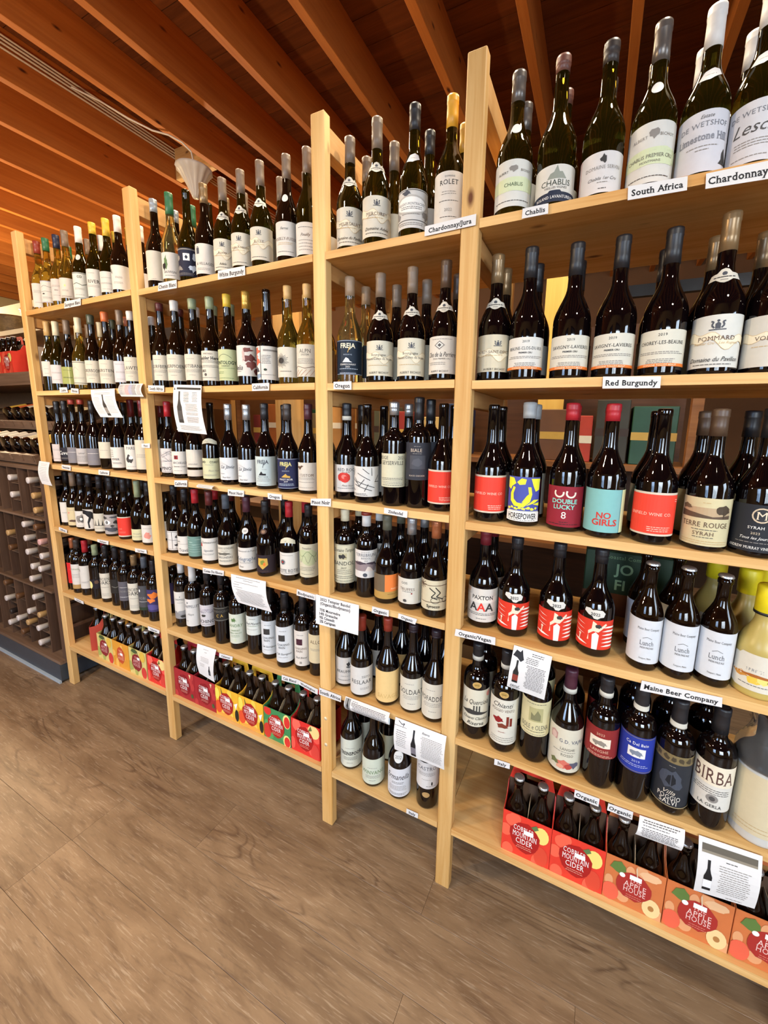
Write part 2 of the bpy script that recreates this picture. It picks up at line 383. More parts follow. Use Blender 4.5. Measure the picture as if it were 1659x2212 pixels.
# shop front with two window openings, behind the camera
wf = empty('wall_front'); tag(wf, 'cream shop-front wall with two tall windows', kind='structure')
for a, b, c, d in ((-5.4, .8, 0, 3.46), (2.4, 3.6, 0, 3.46), (5.8, 7.1, 0, 3.46), (.8, 2.4, 0, .85), (.8, 2.4, 2.95, 3.46), (3.6, 5.8, 0, .85), (3.6, 5.8, 2.95, 3.46)):
    box('wall_panel', a, b, -4.6, -4.5, c, d, CREAM, wf)
for n, (a, b) in enumerate(((.8, 2.4), (3.6, 5.8))):
    w = empty('window_%d' % (n+1), ((a+b)/2, -4.5, .85)); tag(w, 'dark framed shop window', kind='structure')
    fr = flat('window_frame_dark', '#2c2622', rough=.5, noise=.1)
    for q in ((a, a+.05, .85, 2.95), (b-.05, b, .85, 2.95), (a+.05, b-.05, .85, .9), (a+.05, b-.05, 2.9, 2.95), ((a+b)/2-.02, (a+b)/2+.02, .9, 2.9), (a+.05, b-.05, 2.2, 2.23)):
        o = box('window_frame', q[0], q[1], -4.54, -4.5, q[2], q[3], fr); o.parent = w; o.location = Vector(o.location)-w.location

for n, (a, b) in enumerate(((.8, 2.4), (3.6, 5.8))):
    w = bpy.data.objects['window_%d' % (n+1)]
    for x0_, x1_ in ((a+.05, (a+b)/2-.02), ((a+b)/2+.02, b-.05)):
        o = box('pane', x0_, x1_, -4.525, -4.52, .9, 2.9, glass('window_glass', '#f4f8fa', 1.0, .0, 1.45), w); o.location = Vector(o.location)-w.location

# ---------------------------------------------------------------- shelving unit
PW = .0463; PD = .03; DEPTH = .405; TH = .021; ZTOP = 2.322
PX = [.997, 1.869, 2.754, 3.209, 4.094]
ZS = [[1.968, 1.962, 1.961, 1.965], [1.597, 1.595, 1.592, 1.588], [1.238, 1.235, 1.229, 1.217], [0.91, 0.903, 0.909, 0.902], [0.552, 0.562, 0.558, 0.554], [0.237, 0.232, 0.232, 0.231]]
unit = empty('shelving_unit', (0, 0, 0)); tag(unit, 'tall open pine shelving unit in four bays, filled with wine', 'shelving')
for i, x in enumerate(PX):
    box('post', x, x+PW, 0, PD, 0, ZTOP, PINE_Z, unit, .0025)
    box('rear_post', x, x+PW, DEPTH-.005, DEPTH+PD-.005, 0, ZTOP, PINE_Z, unit, .0025)
    zs = [ZS[s][min(i, 3)] for s in range(6)]
    if i > 0: zs = [min(ZS[s][min(i, 3)], ZS[s][i-1]) for s in range(6)]
    for s, z in enumerate(zs):
        box('rail', x+.004, x+PW-.004, PD, DEPTH-.005, z-TH-.045, z-TH-.0005, PINE_Y, unit, .0015)
    box('rail', x+.006, x+PW-.006, PD, DEPTH-.005, 2.235, 2.30, PINE_Y, unit, .0015)
SCREW = flat('pale_plug', '#ecd9b4', rough=.6, noise=.05)
for z in (.44, .335):
    o = link('wood_plug', lathe('wood_plug', [(.0065, 0), (.0065, .0012)], 14), SCREW, unit); o.location = (PX[2]+PW*.5, -.0001, z); o.rotation_euler = (R(90), 0, 0)
for bay in range(4):
    xl, xr = PX[bay]+PW, PX[bay+1]
    for s in range(6):
        z = ZS[s][bay]
        # board notched round the posts
        a, b = (PX[bay]+PW/2 if bay else PX[0]+.004), (PX[bay+1]+PW/2 if bay < 3 else PX[4]+PW-.004)
        g = .0006
        out = [(xl+g, 0), (xr-g, 0), (xr-g, PD+g), (b-g, PD+g), (b-g, DEPTH-.006), (a+g, DEPTH-.006), (a+g, PD+g), (xl+g, PD+g)]
        cx = (xl+xr)/2
        v = [(x-cx, y-.2, zz) for zz in (-TH/2, TH/2) for x, y in out]
        n = len(out); f = [tuple(range(n))[::-1], tuple(range(n, 2*n))]+[(k, (k+1) % n, n+(k+1) % n, n+k) for k in range(n)]
        me = mesh('shelf_board', v, f); bm = bmesh.new(); bm.from_mesh(me)
        bmesh.ops.triangulate(bm, faces=[q for q in bm.faces if len(q.verts) > 4]); bm.to_mesh(me); bm.free()
        o = link('shelf_board', me, PINE, unit); o.location = (cx, .2, z-TH/2)
DARK = flat('black_steel', '#1b1817', rough=.45, metal=.3, noise=.1)
box('back_rail', 3.60, PX[4]+PW, DEPTH+PD-.004, DEPTH+PD+.016, 1.872, 1.905, DARK, unit)

# ---------------------------------------------------------------- label artwork:  name: (paper, degrees of wrap, neck label, print)
def crest(u, v, s=1.): return [P([(u-.05*s, v-.05*s), (u+.05*s, v-.05*s), (u+.055*s, v+.02*s), (u, v+.05*s), (u-.055*s, v+.02*s)], 'sl'), El(u, v+.065*s, .03*s, .018*s, 'sl', 8), Ln([(u-.07*s, v-.04*s), (u-.12*s, v), (u-.09*s, v+.05*s), (u-.14*s, v+.06*s)], .022*s, 'sl'), Ln([(u+.07*s, v-.04*s), (u+.12*s, v), (u+.09*s, v+.05*s), (u+.14*s, v+.06*s)], .022*s, 'sl'), Q(u-.17*s, v-.07*s, u+.17*s, v-.055*s, 'sl')]
def ribbon(v, c='t'): 
    up = [(-.95+.1*k, v+.05*math.sin(k*.9)+.06*math.sin(k*.35)) for k in range(20)]
    dn = [(x, y-.16-.03*math.sin(x*7)) for x, y in up[::-1]]
    return [P(up+dn, '#e6dcc2'), Ln(up, .008, c), Ln(dn, .008, c)]
def burg(a, b=None): return crest(.05, .82) + ribbon(.62) + [T(a, .05, .56, .085, 'br', 's'), F(.46, 1, .45, 't')] + ([T(b, .05, .2, .08, 'k', 'i')] if b else []) + [F(.09, 1, .6, 'g')]
def plain(txt, h=.1, v=.55, s='s', c='ch'): return [F(.82, 1, .3, 'lg', -.1), T(txt, 0, v, h, c, s), F(v-.14, 3, .55, 'lg'), F(.2, 1, .25, 'lg')]
def tb(name): return [T('2019', 0, .87, .075, 'k'), T(name, 0, .66, .1, 'k', 's', 1.55), T('PREMIER CRU', 0, .52, .05, 'k', 'b', .8), F(.4, 2, .75, 'lg'), F(.2, 3, .45, 'lg'), Q(-1, 0, 1, .085, 'o'), T('DOMAINE TOLLOT-BEAUT', 0, .043, .05, 'cr', 'n', 1.3)]
WH, IV, CRM = '#f1ece2', '#ece5d2', '#ead9ab'
NOKE = None
ART = {
 'a1': (WH, 120, None, [F(.7, 3, .5), F(.2, 1, .4)]),
 'a2': (WH, 150, None, [Ln([(-.97, .02), (.97, .02), (.97, .98), (-.97, .98), (-.97, .02)], .012, 'bl'), Ln([(-.6, .7), (-.2, .78), (.3, .72), (.7, .74)], .012, 'k'), Ln([(-.6, .5), (-.1, .52), (.5, .5)], .01, 'k'), blob(-.3, .4, .12, .03, 'k', 2), F(.25, 2, .5)]),
 'a3': ('#efe4dc', 150, None, [F(.7, 2, .5), T('blanc', 0, .5, .07, 'g', 'i'), F(.25, 1, .4)]),
 'a4': ('#efe4d6', 120, None, [El(0, .62, .1, .06, 'ly'), F(.4, 2, .4), F(.1, 2, .6, 'g')]),
 'a5': ('#eef0e6', 130, 'oval', [Ln([(-.93, .03), (.93, .03), (.93, .97), (-.93, .97), (-.93, .03)], .02, 'fo'), T('CO', .1, .84, .09, 'fo', 'b'), Ln([(-.7, .55), (-.2, .6), (.3, .52), (.7, .58)], .02, 'fo'), F(.4, 2, .5), F(.15, 1, .5)]),
 'RIVER': (WH, 165, None, [T('RIVER', .1, .55, .13, 'k', 's', 1.2), F(.4, 2, .5), F(.85, 1, .3)]),
 'a7': (WH, 165, None, [F(.7, 1, .4), F(.45, 2, .5), F(.15, 1, .4)]),
 'a8': (WH, 150, None, [T('A', -.6, .75, .2, 'k', 's'), T('ENZO', .1, .5, .08, 'lg'), F(.3, 2, .4)]),
 'b1': (WH, 95, None, [F(.5, 1, .4), F(.2, 1, .4)]),
 'b2': ('#ece6e6', 165, None, [F(.6, 2, .45, 'lg'), F(.2, 1, .4)]),
 'b3': ('#9da35e', 165, None, [Q(.1, 0, .2, 1, '#c3c68c'), F(.4, 2, .4, 'fo'), F(.8, 1, .4, 'fo')]),
 'b4': ('#e9e4cf', 165, None, [Q(-1, .93, 1, .96, 'mo'), Q(-1, .05, 1, .08, 'mo'), Ln([(-.5, .6), (-.2, .75), (.1, .6)], .01, 'lg'), F(.3, 2, .5, 'lg')]),
 'KOKERBOOM': (IV, 170, None, plain('KOKERBOOM', .15)), 'KIRSTEN': (IV, 170, None, plain('KIRSTEN', .13)),
 'b7': ('#e7e0e4', 165, None, [F(.85, 1, .4), F(.5, 2, .4), F(.15, 1, .4)]), 'b8': (IV, 150, None, plain('LAWTI', .15)),
 'c1': ('#e6dcd8', 165, None, [F(.7, 2, .5, 'lg'), F(.15, 1, .6, 'g')]),
 'c2': ('#26242c', 150, None, [T('Cuvee', 0, .6, .3, 'w', 'i'), F(.2, 2, .5, 'lg')]),
 'c3': ('#8f8d94', 165, None, [F(.7, 1, .5, 'w'), F(.25, 3, .6, 'lg')]),
 'c4': ('#cfcac8', 165, None, [T('Latour', 0, .7, .12, 'g', 'i'), F(.5, 5, .6, 'g', dv=.08)]),
 'c6': ('#ebe2cc', 160, None, [F(.5, 1, .4, 'lg')]),
 'c7': (WH, 165, None, [El(-.75+.16*i, .86-.1*j, .03, .02, 'k', 8) for i in range(4) for j in range(4)] + [T('VIVIER', -.1, .42, .1, 'k', 's'), F(.25, 2, .4, 'g')]),
 'PARI': (WH, 165, None, [T('PARI', 0, .87, .12, 'g', 's', .8), blob(-.15, .42, .25, .16, 'ch', 6, 12, .5), blob(.0, .48, .18, .08, WH, 7), F(.12, 1, .4)]),
 'c9': ('#ebe2cc', 150, None, [F(.5, 3, .5)]),
 'd1': (WH, 90, None, [F(.5, 2, .5)]), 'd2': (CRM, 165, None, [blob(-.3, .7, .1, .06, 'pk', 1), blob(0, .25, .35, .07, 'br', 2), F(.85, 1, .3)]),
 'd3': (WH, 165, None, [blob(.05, .5, .45, .26, 'lg', 3), blob(.1, .5, .28, .16, 'g', 4), El(.05, .5, .12, .09, WH), F(.1, 1, .4)]),
 'd4': (WH, 165, None, [P([(-.3, .98), (.3, .9), (.7, .7), (.75, .5), (.5, .45), (.3, .55), (.1, .3), (.15, .05), (0, .05), (-.05, .35), (.1, .6), (-.2, .75), (-.9, .8), (-.9, .95)], 'k')]),
 'd5': ('#e6e0cc', 165, None, [P([(-.6+.3*i-.06, .35), (-.6+.3*i+.06, .35), (-.6+.3*i, .75-.1*(i % 2))], 'ch') for i in range(5)] + [Q(-.8, .32, .8, .35, 'ch'), F(.2, 2, .5)]),
 'd6': ('#b9b3ae', 170, None, [El(-.25, .6, .32, .12, 'w'), El(-.25, .6, .12, .1, 'k'), blob(.5, .6, .2, .1, 'ch', 2), blob(0, .25, .7, .1, 'sl', 3, 18, .5), blob(-.5, .85, .4, .06, 'ch', 4, 14, .6), blob(.3, .85, .3, .05, 'sl', 5, 14, .6), blob(.2, .42, .15, .05, 'ch', 6)]),
 'd7': (IV, 165, None, [Q(-.98, .06, .72, .95, 'rd2'), T('RIVE', -.2, .4, .07, 'pk'), F(.25, 2, .35, 'pk', -.1)]),
 'd8': ('#e9e4b4', 165, None, [T('Bourgogne', 0, .6, .12, 'lg', 'i'), F(.35, 2, .5)]), 'd9': (WH, 150, None, [blob(0, .4, .3, .2, 'pk', 2), F(.8, 1, .5)]),
 'e1': ('#d2282a', 120, None, [F(.7, 2, .4, 'co'), F(.2, 2, .4, 'co')]),
 'e2': (WH, 165, None, [T('DOMAINE', 0, .8, .06, 'gn', 's'), F(.6, 4, .5, 'lg'), Q(-1, 0, 1, .17, '#b08d57')]),
 'e3': (WH, 165, None, [Q(-.5, .75, -.42, .85, 'ch'), F(.3, 2, .4, 'g'), Q(.9, 0, 1, 1, 'bl')]),
 'e4': ('#221d22', 160, None, [El(-.5, .4, .28, .4, 'ly'), blob(.2, .7, .2, .2, 'br', 3)]),
 'OAKS': (IV, 165, None, [T('ANCIENT', 0, .78, .1, 'k', 's', 1.5), T('OAKS', 0, .64, .14, 'k', 's', 1.4), F(.45, 1, .5, 'g'), F(.2, 3, .4)]),
 'e6': ('#2a2622', 170, None, [Ln([(-.3, .5), (.1, .42), (.5, .52)], .05, 'mo')]), 'e7': ('#5d5a60', 170, None, [F(.7, 1, .4, 'w'), T('NOBLES', .1, .5, .1, 'lg', 's'), F(.2, 1, .5, 'w')]),
 'e9': ('#4b4b4e', 170, None, [El(-.3, .8, .08, .06, 'w'), T('NOBLE', 0, .5, .1, 'lg'), F(.35, 1, .5, 'w'), Q(-1, 0, 1, .12, 'fo')]),
 'e10': ('#3d3560', 170, None, [blob(.2, .75, .5, .12, 'o', 3, 12, .5), blob(-.2, .5, .4, .08, 'or2', 5, 12, .5), blob(0, .2, .7, .12, '#57508a', 6)]),
 'f1': ('#ebe3d2', 165, None, [F(.05, 1, .2, 'lg')]),
 'f2': (WH, 165, None, [blob(-.25, .62, .16, .22, 'gn', 4, 14, .5), blob(-.4, .45, .14, .12, 'k', 5, 12, .5), T('SAUVIGN', 0, .25, .09, 'k', 's', 1.2), F(.12, 1, .4, 'g')]),
 'f3': ('#23263a', 175, None, [Q(-1, .93, 1, .97, 'lg'), Q(-.1, .55, .3, .8, 'w'), El(.1, .67, .1, .08, 'n', 4), blob(-.5, .65, .14, .1, 'lg', 3), blob(-.4, .28, .25, .08, 'lg', 4, 12, .6), blob(.45, .28, .2, .1, 'lb', 5, 12, .6), F(.1, 2, .6, 'lg'), blob(.6, .7, .15, .12, 'lb', 6, 10, .5)]),
 'f4': (WH, 165, None, [Q(-.45, .66, -.22, .86, 'sl'), Q(-.4, .87, -.27, .9, 'sl'), T('A VILLAGES', .1, .34, .09, 'g', 's'), F(.18, 2, .5)]),
 'burgA': (IV, 170, 'crest', burg('Auxey', 'Adele')), 'burgB': (IV, 170, 'crest', burg('Saint-Romain')), 'burgC': (IV, 170, 'crest', burg('RULLY')),
 'fuisse': (WH, 170, 'oval', [T('Ferret', 0, .8, .08, 'k', 'i', .8), T('POUILLY-FUISSE', 0, .5, .09, 'br', 's', 1.5), F(.38, 2, .5, 't'), F(.12, 1, .6, 'g')]),
 'f9': (WH, 165, None, [F(.85, 1, .5, 'g'), T('Pouilly', 0, .62, .1, 'br', 'i'), F(.45, 4, .5, dv=.1)]),
 'SKURFBERG': (IV, 175, None, plain('SKURFBERG', .13)), 'SKERPIOEN': (IV, 175, None, plain('SKERPIOEN', .13)), 'ROTSBANK': (IV, 175, None, plain('ROTSBANK', .13)),
 'boulder': ('#ece6d6', 175, None, [T('VINEYARDS', 0, .9, .05, 'br', 's', 1.3), T('Boulder Here', 0, .76, .11, 'k', 'S', 1.6), F(.66, 2, .8, 'g'), F(.5, 2, .8, 'g'), T('2021', -.35, .33, .08, 'k', 'S'), El(-.2, .2, .1, .05, 'g'), F(.1, 1, .6, 'g')]),
 'TOLOGY': ('#d3dba8', 175, None, [Ln([(-.6+.1*k, .7+.14*math.sin(k*.3)) for k in range(11)], .012, 'fo'), T('ONTOLOGY', 0, .58, .11, 'fo', 'b', 1.6), T('CABERNET', 0, .47, .05, 'fo', 'n', 1.2), F(.4, 1, .7, 'gn'), F(.28, 2, .3, 'gn', -.4), F(.08, 1, .6, 'gn')]),
 'delia': (WH, 175, None, [blob(.2, .85, .3, .08, '#7a4640', 2, 12, .4), blob(.35, .58, .4, .12, '#6b3a36', 3, 14, .5), blob(-.05, .68, .1, .2, '#c9aca4', 4, 12, .5), blob(.4, .35, .28, .12, '#7a4640', 5, 12, .5), blob(.75, .15, .2, .1, '#6b3a36', 6), T('Delia', -.5, .28, .17, 'k', 'i', .8), F(.15, 1, .3, 'g', -.5)]),
 'coral': (WH, 175, None, [Q(-1, 0, -.3, 1, '#e6dfd6'), blob(-.62, .85, .28, .12, 'co', 2, 12, .4), blob(-.6, .55, .3, .1, 'co', 3, 12, .4), blob(-.65, .3, .25, .08, 'sl', 4, 12, .5), blob(-.6, .1, .3, .07, '#8aa0b8', 5, 12, .5), blob(-.7, .7, .2, .05, 'pk', 6), Q(-.32, 0, -.28, 1, 'k'), Q(-.1, .85, .8, .9, 'lg'), F(.72, 6, .3, 'g', .05), El(.0, .3, .1, .035, 'fo'), F(.15, 1, .5, 'lg', .2)]),
 'urchin': (IV, 175, None, [Ln([(-.25+.06*math.cos(a), .55+.04*math.sin(a)), (-.25+.5*r_*math.cos(a), .55+.27*r_*math.sin(a))], .012, 'k') for a, r_ in [(k*.224, .7+.3*((k*7) % 5)/5) for k in range(28)]] + [El(-.25, .55, .16, .09, 'k'), F(.2, 1, .4, 'g')]),
 'alpn': (IV, 170, None, [T('ALPN', 0, .8, .12, 'g', 's', .9), T('SYSTEM', 0, .68, .06, 'g', 's', .8), F(.55, 4, .6), Ln([(-.9, .25), (-.5, .33), (0, .26), (.5, .32), (.9, .25)], .015, 'br'), *[Ln([(-.9+.3*k, .02), (-.4+.25*k, .22)], .012, '#b07a5a') for k in range(6)]]),
 'pino': ('#e9e3e0', 165, None, [blob(0, .68, .75, .28, '#cfc8c4', 3, 18, .3), *[Ln([(.6*math.cos(k*1.3)*.9, .68+.22*math.sin(k*2.1)), (.5*math.cos(k*2.2+1), .68+.22*math.sin(k*1.1+2)), (.6*math.cos(k*.7+2), .66+.22*math.sin(k*1.9+1))], .008, 'sl') for k in range(9)], T('PINOT', 0, .18, .13, 'k', 's', 1.5), F(.06, 1, .5, 'g')]),
 'archead': (WH, 170, None, [Q(-.25, .65, .05, .82, 'dr'), Q(-.18, .7, -.1, .78, 'k'), T('ARCHEAD', .1, .5, .1, 'sl', 's', 1.4), T('Sonoma Coast', .1, .34, .07, 'g', 'i', 1.1), F(.15, 1, .4, 'lg')]),
 'g3': ('#ece3d4', 130, 'low', [Q(-.1, .35, .25, .85, '#d9cfc0'), F(.2, 2, .5, 'g')]),
 'coast': ('#dfe0b6', 170, 'wedge', [T('LAND', -.5, .82, .11, 'ch', 'b', .5), T('COAST', .35, .82, .11, 'ch', 'b', .6), F(.68, 1, .4), T('Pinot Noir', .3, .4, .09, 'lg', 'i'), F(.2, 2, .5, 'lg')]),
 'javie': ('#eef0f0', 170, None, [*[Ln([(-.75+.05*k, .42+.08*k+.1*math.sin(a*.5+k)) if False else (-.7+a*.12, .45+.06*k+.16*math.sin(a*.3+k*.4)) for a in range(10)], .006, 'lg') for k in range(4)], T('La Javie', 0, .6, .16, 'sl', 'i', 1.4), F(.28, 1, .2, 'g', -.4), T('Pinot Noir', -.1, .12, .07, 'sl', 'i', .8)]),
 'frejaW': ('#d8e6e4', 165, None, [T('FREJA', 0, .82, .13, 'sl', 'b', 1.3), Ln([(.1, .8), (0, .62)], .02, 'sl'), T('C U V E E', .1, .56, .03, 'g', 'n', .9), P([(-.3, .36), (-.1, .5), (0, .42), (.2, .42), (.2, .36)], 'k'), T('PINOT NOIR', 0, .31, .045, 'sl', 's', 1.0), F(.25, 3, .5, 'lg'), F(.05, 1, .4, 'lg')]),
 'frejaN': ('#262a4c', 165, None, [Ln([(-.95, .02), (.95, .02), (.95, .98), (-.95, .98), (-.95, .02)], .01, 'lb'), T('FREJA', 0, .82, .13, 'ly', 'b', 1.4), Ln([(.1, .8), (0, .64)], .02, 'gd'), T('R E S E R V E', 0, .59, .035, 'lb', 'n', 1.3), P([(-.3, .38), (0, .5), (.1, .44), (.28, .42), (.28, .36)], 'gd'), T('PINOT NOIR', 0, .31, .06, 'w', 's', 1.1), T('2019', 0, .24, .05, 'w', 's'), F(.16, 2, .6, 'lb')]),
 'CUSTOM': ('#ebe4d6', 170, None, [blob(-.55, .88, .3, .14, 'br', 2, 14, .5), blob(-.5, .95, .2, .1, '#ebe4d6', 4, 12, .5), T('CUSTOM', .05, .55, .1, 'br', 's', 1.5), F(.45, 2, .6, 'lg'), F(.3, 1, .6, 'lg'), F(.1, 1, .6, 'lg')]),
 'h1': ('#ece8e2', 165, None, [Ln([(-.9, .06), (.9, .06), (.9, .94), (-.9, .94), (-.9, .06)], .015, 'k'), Ln([(-.05, .06), (-.05, .94)], .02, 'k'), Ln([(-.9, .55), (.9, .5)], .015, 'k'), Ln([(-.6, .2), (-.4, .8)], .012, 'k'), blob(.4, .7, .2, .1, 'g', 2), blob(.45, .28, .25, .1, 'k', 3, 10, .5), Ln([(.2, .06), (.5, .9)], .01, 'k')]),
 'h2': (WH, 165, None, [T('South', -.5, .7, .1, 'g', 's', .5), F(.55, 1, .6, 'lg'), T('Traviata', .1, .2, .2, 'sl', 'i', 1.2)]),
 'h3': ('#6f8f86', 175, None, [blob(-.6+.3*k, .85-.13*(k % 3), .2, .02, '#9db8ae', k, 10, .5) for k in range(5)] + [F(.6, 4, .7, '#a9c2b6', dv=.12)]),
 'h4': (WH, 165, None, [T('Chateauneuf', .1, .82, .11, 'ch', 'i', 1.4), P([(-.65, .62), (-.45, .62), (-.45, .72), (-.55, .8), (-.65, .72)], 'r'), T('Gigondas', .05, .45, .09, 'sl', 'i', 1.2), F(.3, 2, .5, 'lg')]),
 'gondard': (IV, 170, None, [T('CLOS DU GONDARD', 0, .84, .1, 'ch', 's', 1.5), F(.7, 1, .3, 'g'), blob(-.05, .55, .5, .07, 'mo', 3, 14, .4), T('GIGONDAS', 0, .38, .11, 'sl', 's', 1.4), F(.22, 2, .5, 'g')]),
 'tele': (WH, 175, 'round', [T('Chateauneuf-du-Pape', 0, .85, .07, 'g', 's', 1.5), T('Telegraphe', 0, .5, .17, '#27476a', 's', 1.6), F(.35, 2, .6, 'lg'), T('Vieux', -.3, .15, .08, 'g', 'i', .7)]),
 'shield': ('#2c2126', 170, 'ovald', [P([(-.35, .82), (.3, .82), (.35, .45), (-.02, .2), (-.38, .45)], 'gd'), blob(0, .58, .16, .14, '#7c8a3a', 3), blob(.1, .5, .1, .1, 'o', 4), F(.1, 1, .4, 'br')]),
 'rotie': (WH, 170, 'wedge', [F(.88, 1, .5, 'lg'), *[Ln([(-.3, .58), (-.3+.2*math.cos(k*.524), .58+.12*math.sin(k*.524))], .03, 'sl') for k in range(12)], El(-.3, .58, .06, .035, 'r'), T('COTE ROTIE', .05, .2, .15, 'sl', 's', 1.6), F(.08, 1, .5, 'g')]),
 'trevallon': ('#e6dfc2', 175, None, [blob(0, .62, .9, .22, '#bcc39a', 3, 18, .3), *[Ln([(-.9+.1*k, .55+.12*math.sin(k*1.1)) for k in range(19)], .01, 'mo')], Ln([(-.9+.1*k, .7+.08*math.sin(k*.7+1)) for k in range(19)], .01, 'gn'), T('Trevallon', 0, .88, .06, 'mo', 'i'), F(.3, 3, .6, 'mo'), F(.1, 1, .5, 'mo')]),
 'i1': (WH, 170, None, [Q(-1, 0, 1, .22, '#8d8c8c'), blob(-.6, .22, .4, .06, '#8d8c8c', 2), blob(.3, .24, .5, .07, '#9b9a9a', 3), blob(.4, .08, .4, .06, 'ch', 5, 12, .5), El(0, .82, .05, .03, 'sl', 3), T('CHAPPELLET', .05, .72, .06, 'sl', 's', 1.3), F(.6, 1, .3, 'lg')]),
 'APPELLET': ('#efece6', 170, None, [El(-.25, .87, .1, .045, 'sl', 3), T('CHAPPELLET', .0, .74, .1, 'sl', 's', 1.6), T('Napa', 0, .45, .08, 'lg', 'i'), F(.2, 1, .2, 'g', -.4)]),
 'HINO': ('#e4dedf', 170, None, [blob(.1, .8, .7, .12, '#c9c2c6', 3, 14, .4), *[Ln([(-.8+.2*k, .72+.1*math.sin(k*1.4+j)) for k in range(9)], .012, '#8d8590') for j in range(4)], blob(-.2, .5, .2, .06, 'ch', 5), T('ECHINO', 0, .24, .15, 'k', 's', 1.5), F(.08, 1, .5, 'g')]),
 'i4': ('#2a2724', 170, None, [Q(-1, .9, 1, .95, 'mo'), Q(-1, .05, 1, .1, 'mo'), T('MENDOCINO', 0, .7, .15, 'mo', 's', 1.5), T('C A', 0, .4, .2, 'gd', 's')]),
 'LANDRY': ('#e6ead6', 170, None, [blob(-.05, .8, .18, .07, 'gn', 3, 14, .6), T('LANDRY', 0, .62, .1, 'gn', 's', 1.5), T('CABERNET', 0, .45, .05, 'gn', 's', 1.), T('NAPA VALLEY', 0, .36, .05, 'gn', 's', 1.1), F(.28, 2, .4, 'gn'), El(0, .12, .08, .03, 'lgn')]),
 'i6': ('#ecefe6', 170, None, [F(.85, 1, .3, 'g'), T('Red Monarch', .1, .62, .14, 'ch', 'i', 1.4), F(.48, 1, .5, 'gn'), F(.3, 1, .5, 'lg')]),
 'rain': ('#eceff0', 170, None, [F(.88, 1, .3, 'g'), Q(-.35, .6, .15, .77, 'ch'), T('CHASING', .0, .5, .06, 'k', 's', 1.2), T('RAIN', -.1, .42, .06, 'k', 's', .8), T('Cab Sauvignon', .05, .24, .06, 'g', 'i', 1.3), F(.14, 1, .4, 'lg')]),
 'rain2': ('#f1e8dc', 170, None, [F(.88, 1, .3, 'g'), Q(-.35, .6, .15, .77, '#43202c'), T('CHASING', .0, .5, .06, 'br', 's', 1.2), T('RAIN', -.1, .42, .06, 'br', 's', .8), T('Red Blend', .05, .24, .06, 'g', 'i', 1.), T('22', 0, .1, .05, 'k', 'b')]),
 'i10': ('#f0dfb4', 160, None, [T('ALLO', 0, .75, .12, 'br', 's'), F(.5, 2, .5)]),
 'MEURSAULT': (IV, 175, 'crest', burg('MEURSAULT', 'Domaine du Pavillon')), 'MERCUREY': (IV, 175, 'crest', burg('MERCUREY', 'Domaine Adele')),
 'ornate': ('#e9e6df', 175, 'tear', [Ln([(-.94, .2), (.94, .2), (.94, .97), (-.94, .97), (-.94, .2)], .02, 'g'), El(0, .6, .85, .25, '#b9b5ad', 20), El(0, .6, .75, .2, '#f0ede6', 20), blob(-.2, .9, .18, .06, 'sl', 3, 12, .5), T('PULIGNY-MONTRACHET', 0, .62, .07, 'sl', 's', 1.35), F(.54, 2, .5, 'g'), F(.36, 1, .5, 'lg'), blob(.7, .35, .18, .1, 'lg', 5, 12, .5), blob(-.75, .35, .18, .1, 'lg', 6, 12, .5), F(.13, 2, .7, 'lg')]),
 'ROLET': ('#f0e9dd', 150, None, [T('DOMAINE', .05, .9, .035, 'g', 's', .8), T('ROLET', 0, .79, .1, 'k', 's', 1.3), F(.6, 2, .4, 'lg'), F(.42, 1, .5, 'g'), T('2022', 0, .24, .06, 'lg', 's'), F(.1, 1, .5, 'g')]),
 'frejaG': ('#1f2b3a', 160, None, [Ln([(-.95, .02), (.95, .02), (.95, .98), (-.95, .98), (-.95, .02)], .01, 'lb'), T('FREJA', 0, .84, .14, 'cr', 'b', 1.4), Ln([(.1, .8), (0, .64)], .02, 'gd'), T('R E S E R V E', 0, .58, .035, 'lb', 'n', 1.3), P([(-.3, .36), (-.1, .5), (.05, .46), (.1, .4), (.25, .36)], 'w'), T('CHARDONNAY', 0, .3, .05, 'w', 's', 1.1), T('2021', 0, .23, .05, 'w', 's'), F(.17, 1, .6, 'lb'), F(.05, 1, .6, 'lb')]),
 'nuits': ('#ece6cf', 175, 'crest', crest(.05, .8) + ribbon(.62) + [T('Bourgogne', 0, .6, .07, 'ch', 's', 1.1), T('Hautes-Cotes de Nuits', 0, .49, .07, 'ch', 's', 1.6), F(.3, 1, .6, 't'), T('ALBERT BICHOT', 0, .09, .06, 'k', 's', 1.2)]),
 'perriere': ('#efe8da', 175, 'crest', [F(.92, 1, .5, 'lg'), El(-.1, .76, .25, .12, 'lg', 4), El(-.1, .76, .17, .08, '#efe8da', 4), El(-.1, .76, .1, .05, 'g', 4), T('Clos de la Perriere', 0, .52, .13, 'k', 'i', 1.7), T('FIXIN PREMIER CRU', 0, .4, .04, 'g', 's', .9), F(.3, 2, .5, 'lg', -.2), T('ALBERT BICHOT', -.1, .07, .05, 'k', 's', 1.1)]),
 'REDROCK': ('#ebe6df', 170, None, [T('RED ROCK', .1, .82, .11, 'ch', 's', 1.4), F(.73, 1, .25, 'g'), blob(-.1, .54, .36, .18, 'r', 3, 18, .15), El(-.1, .56, .14, .08, '#e07a70'), blob(-.02, .53, .08, .05, 'r', 4), T('Pinot Noir', .1, .24, .07, 'g', 'i', 1.), F(.14, 1, .5, 'g')]),
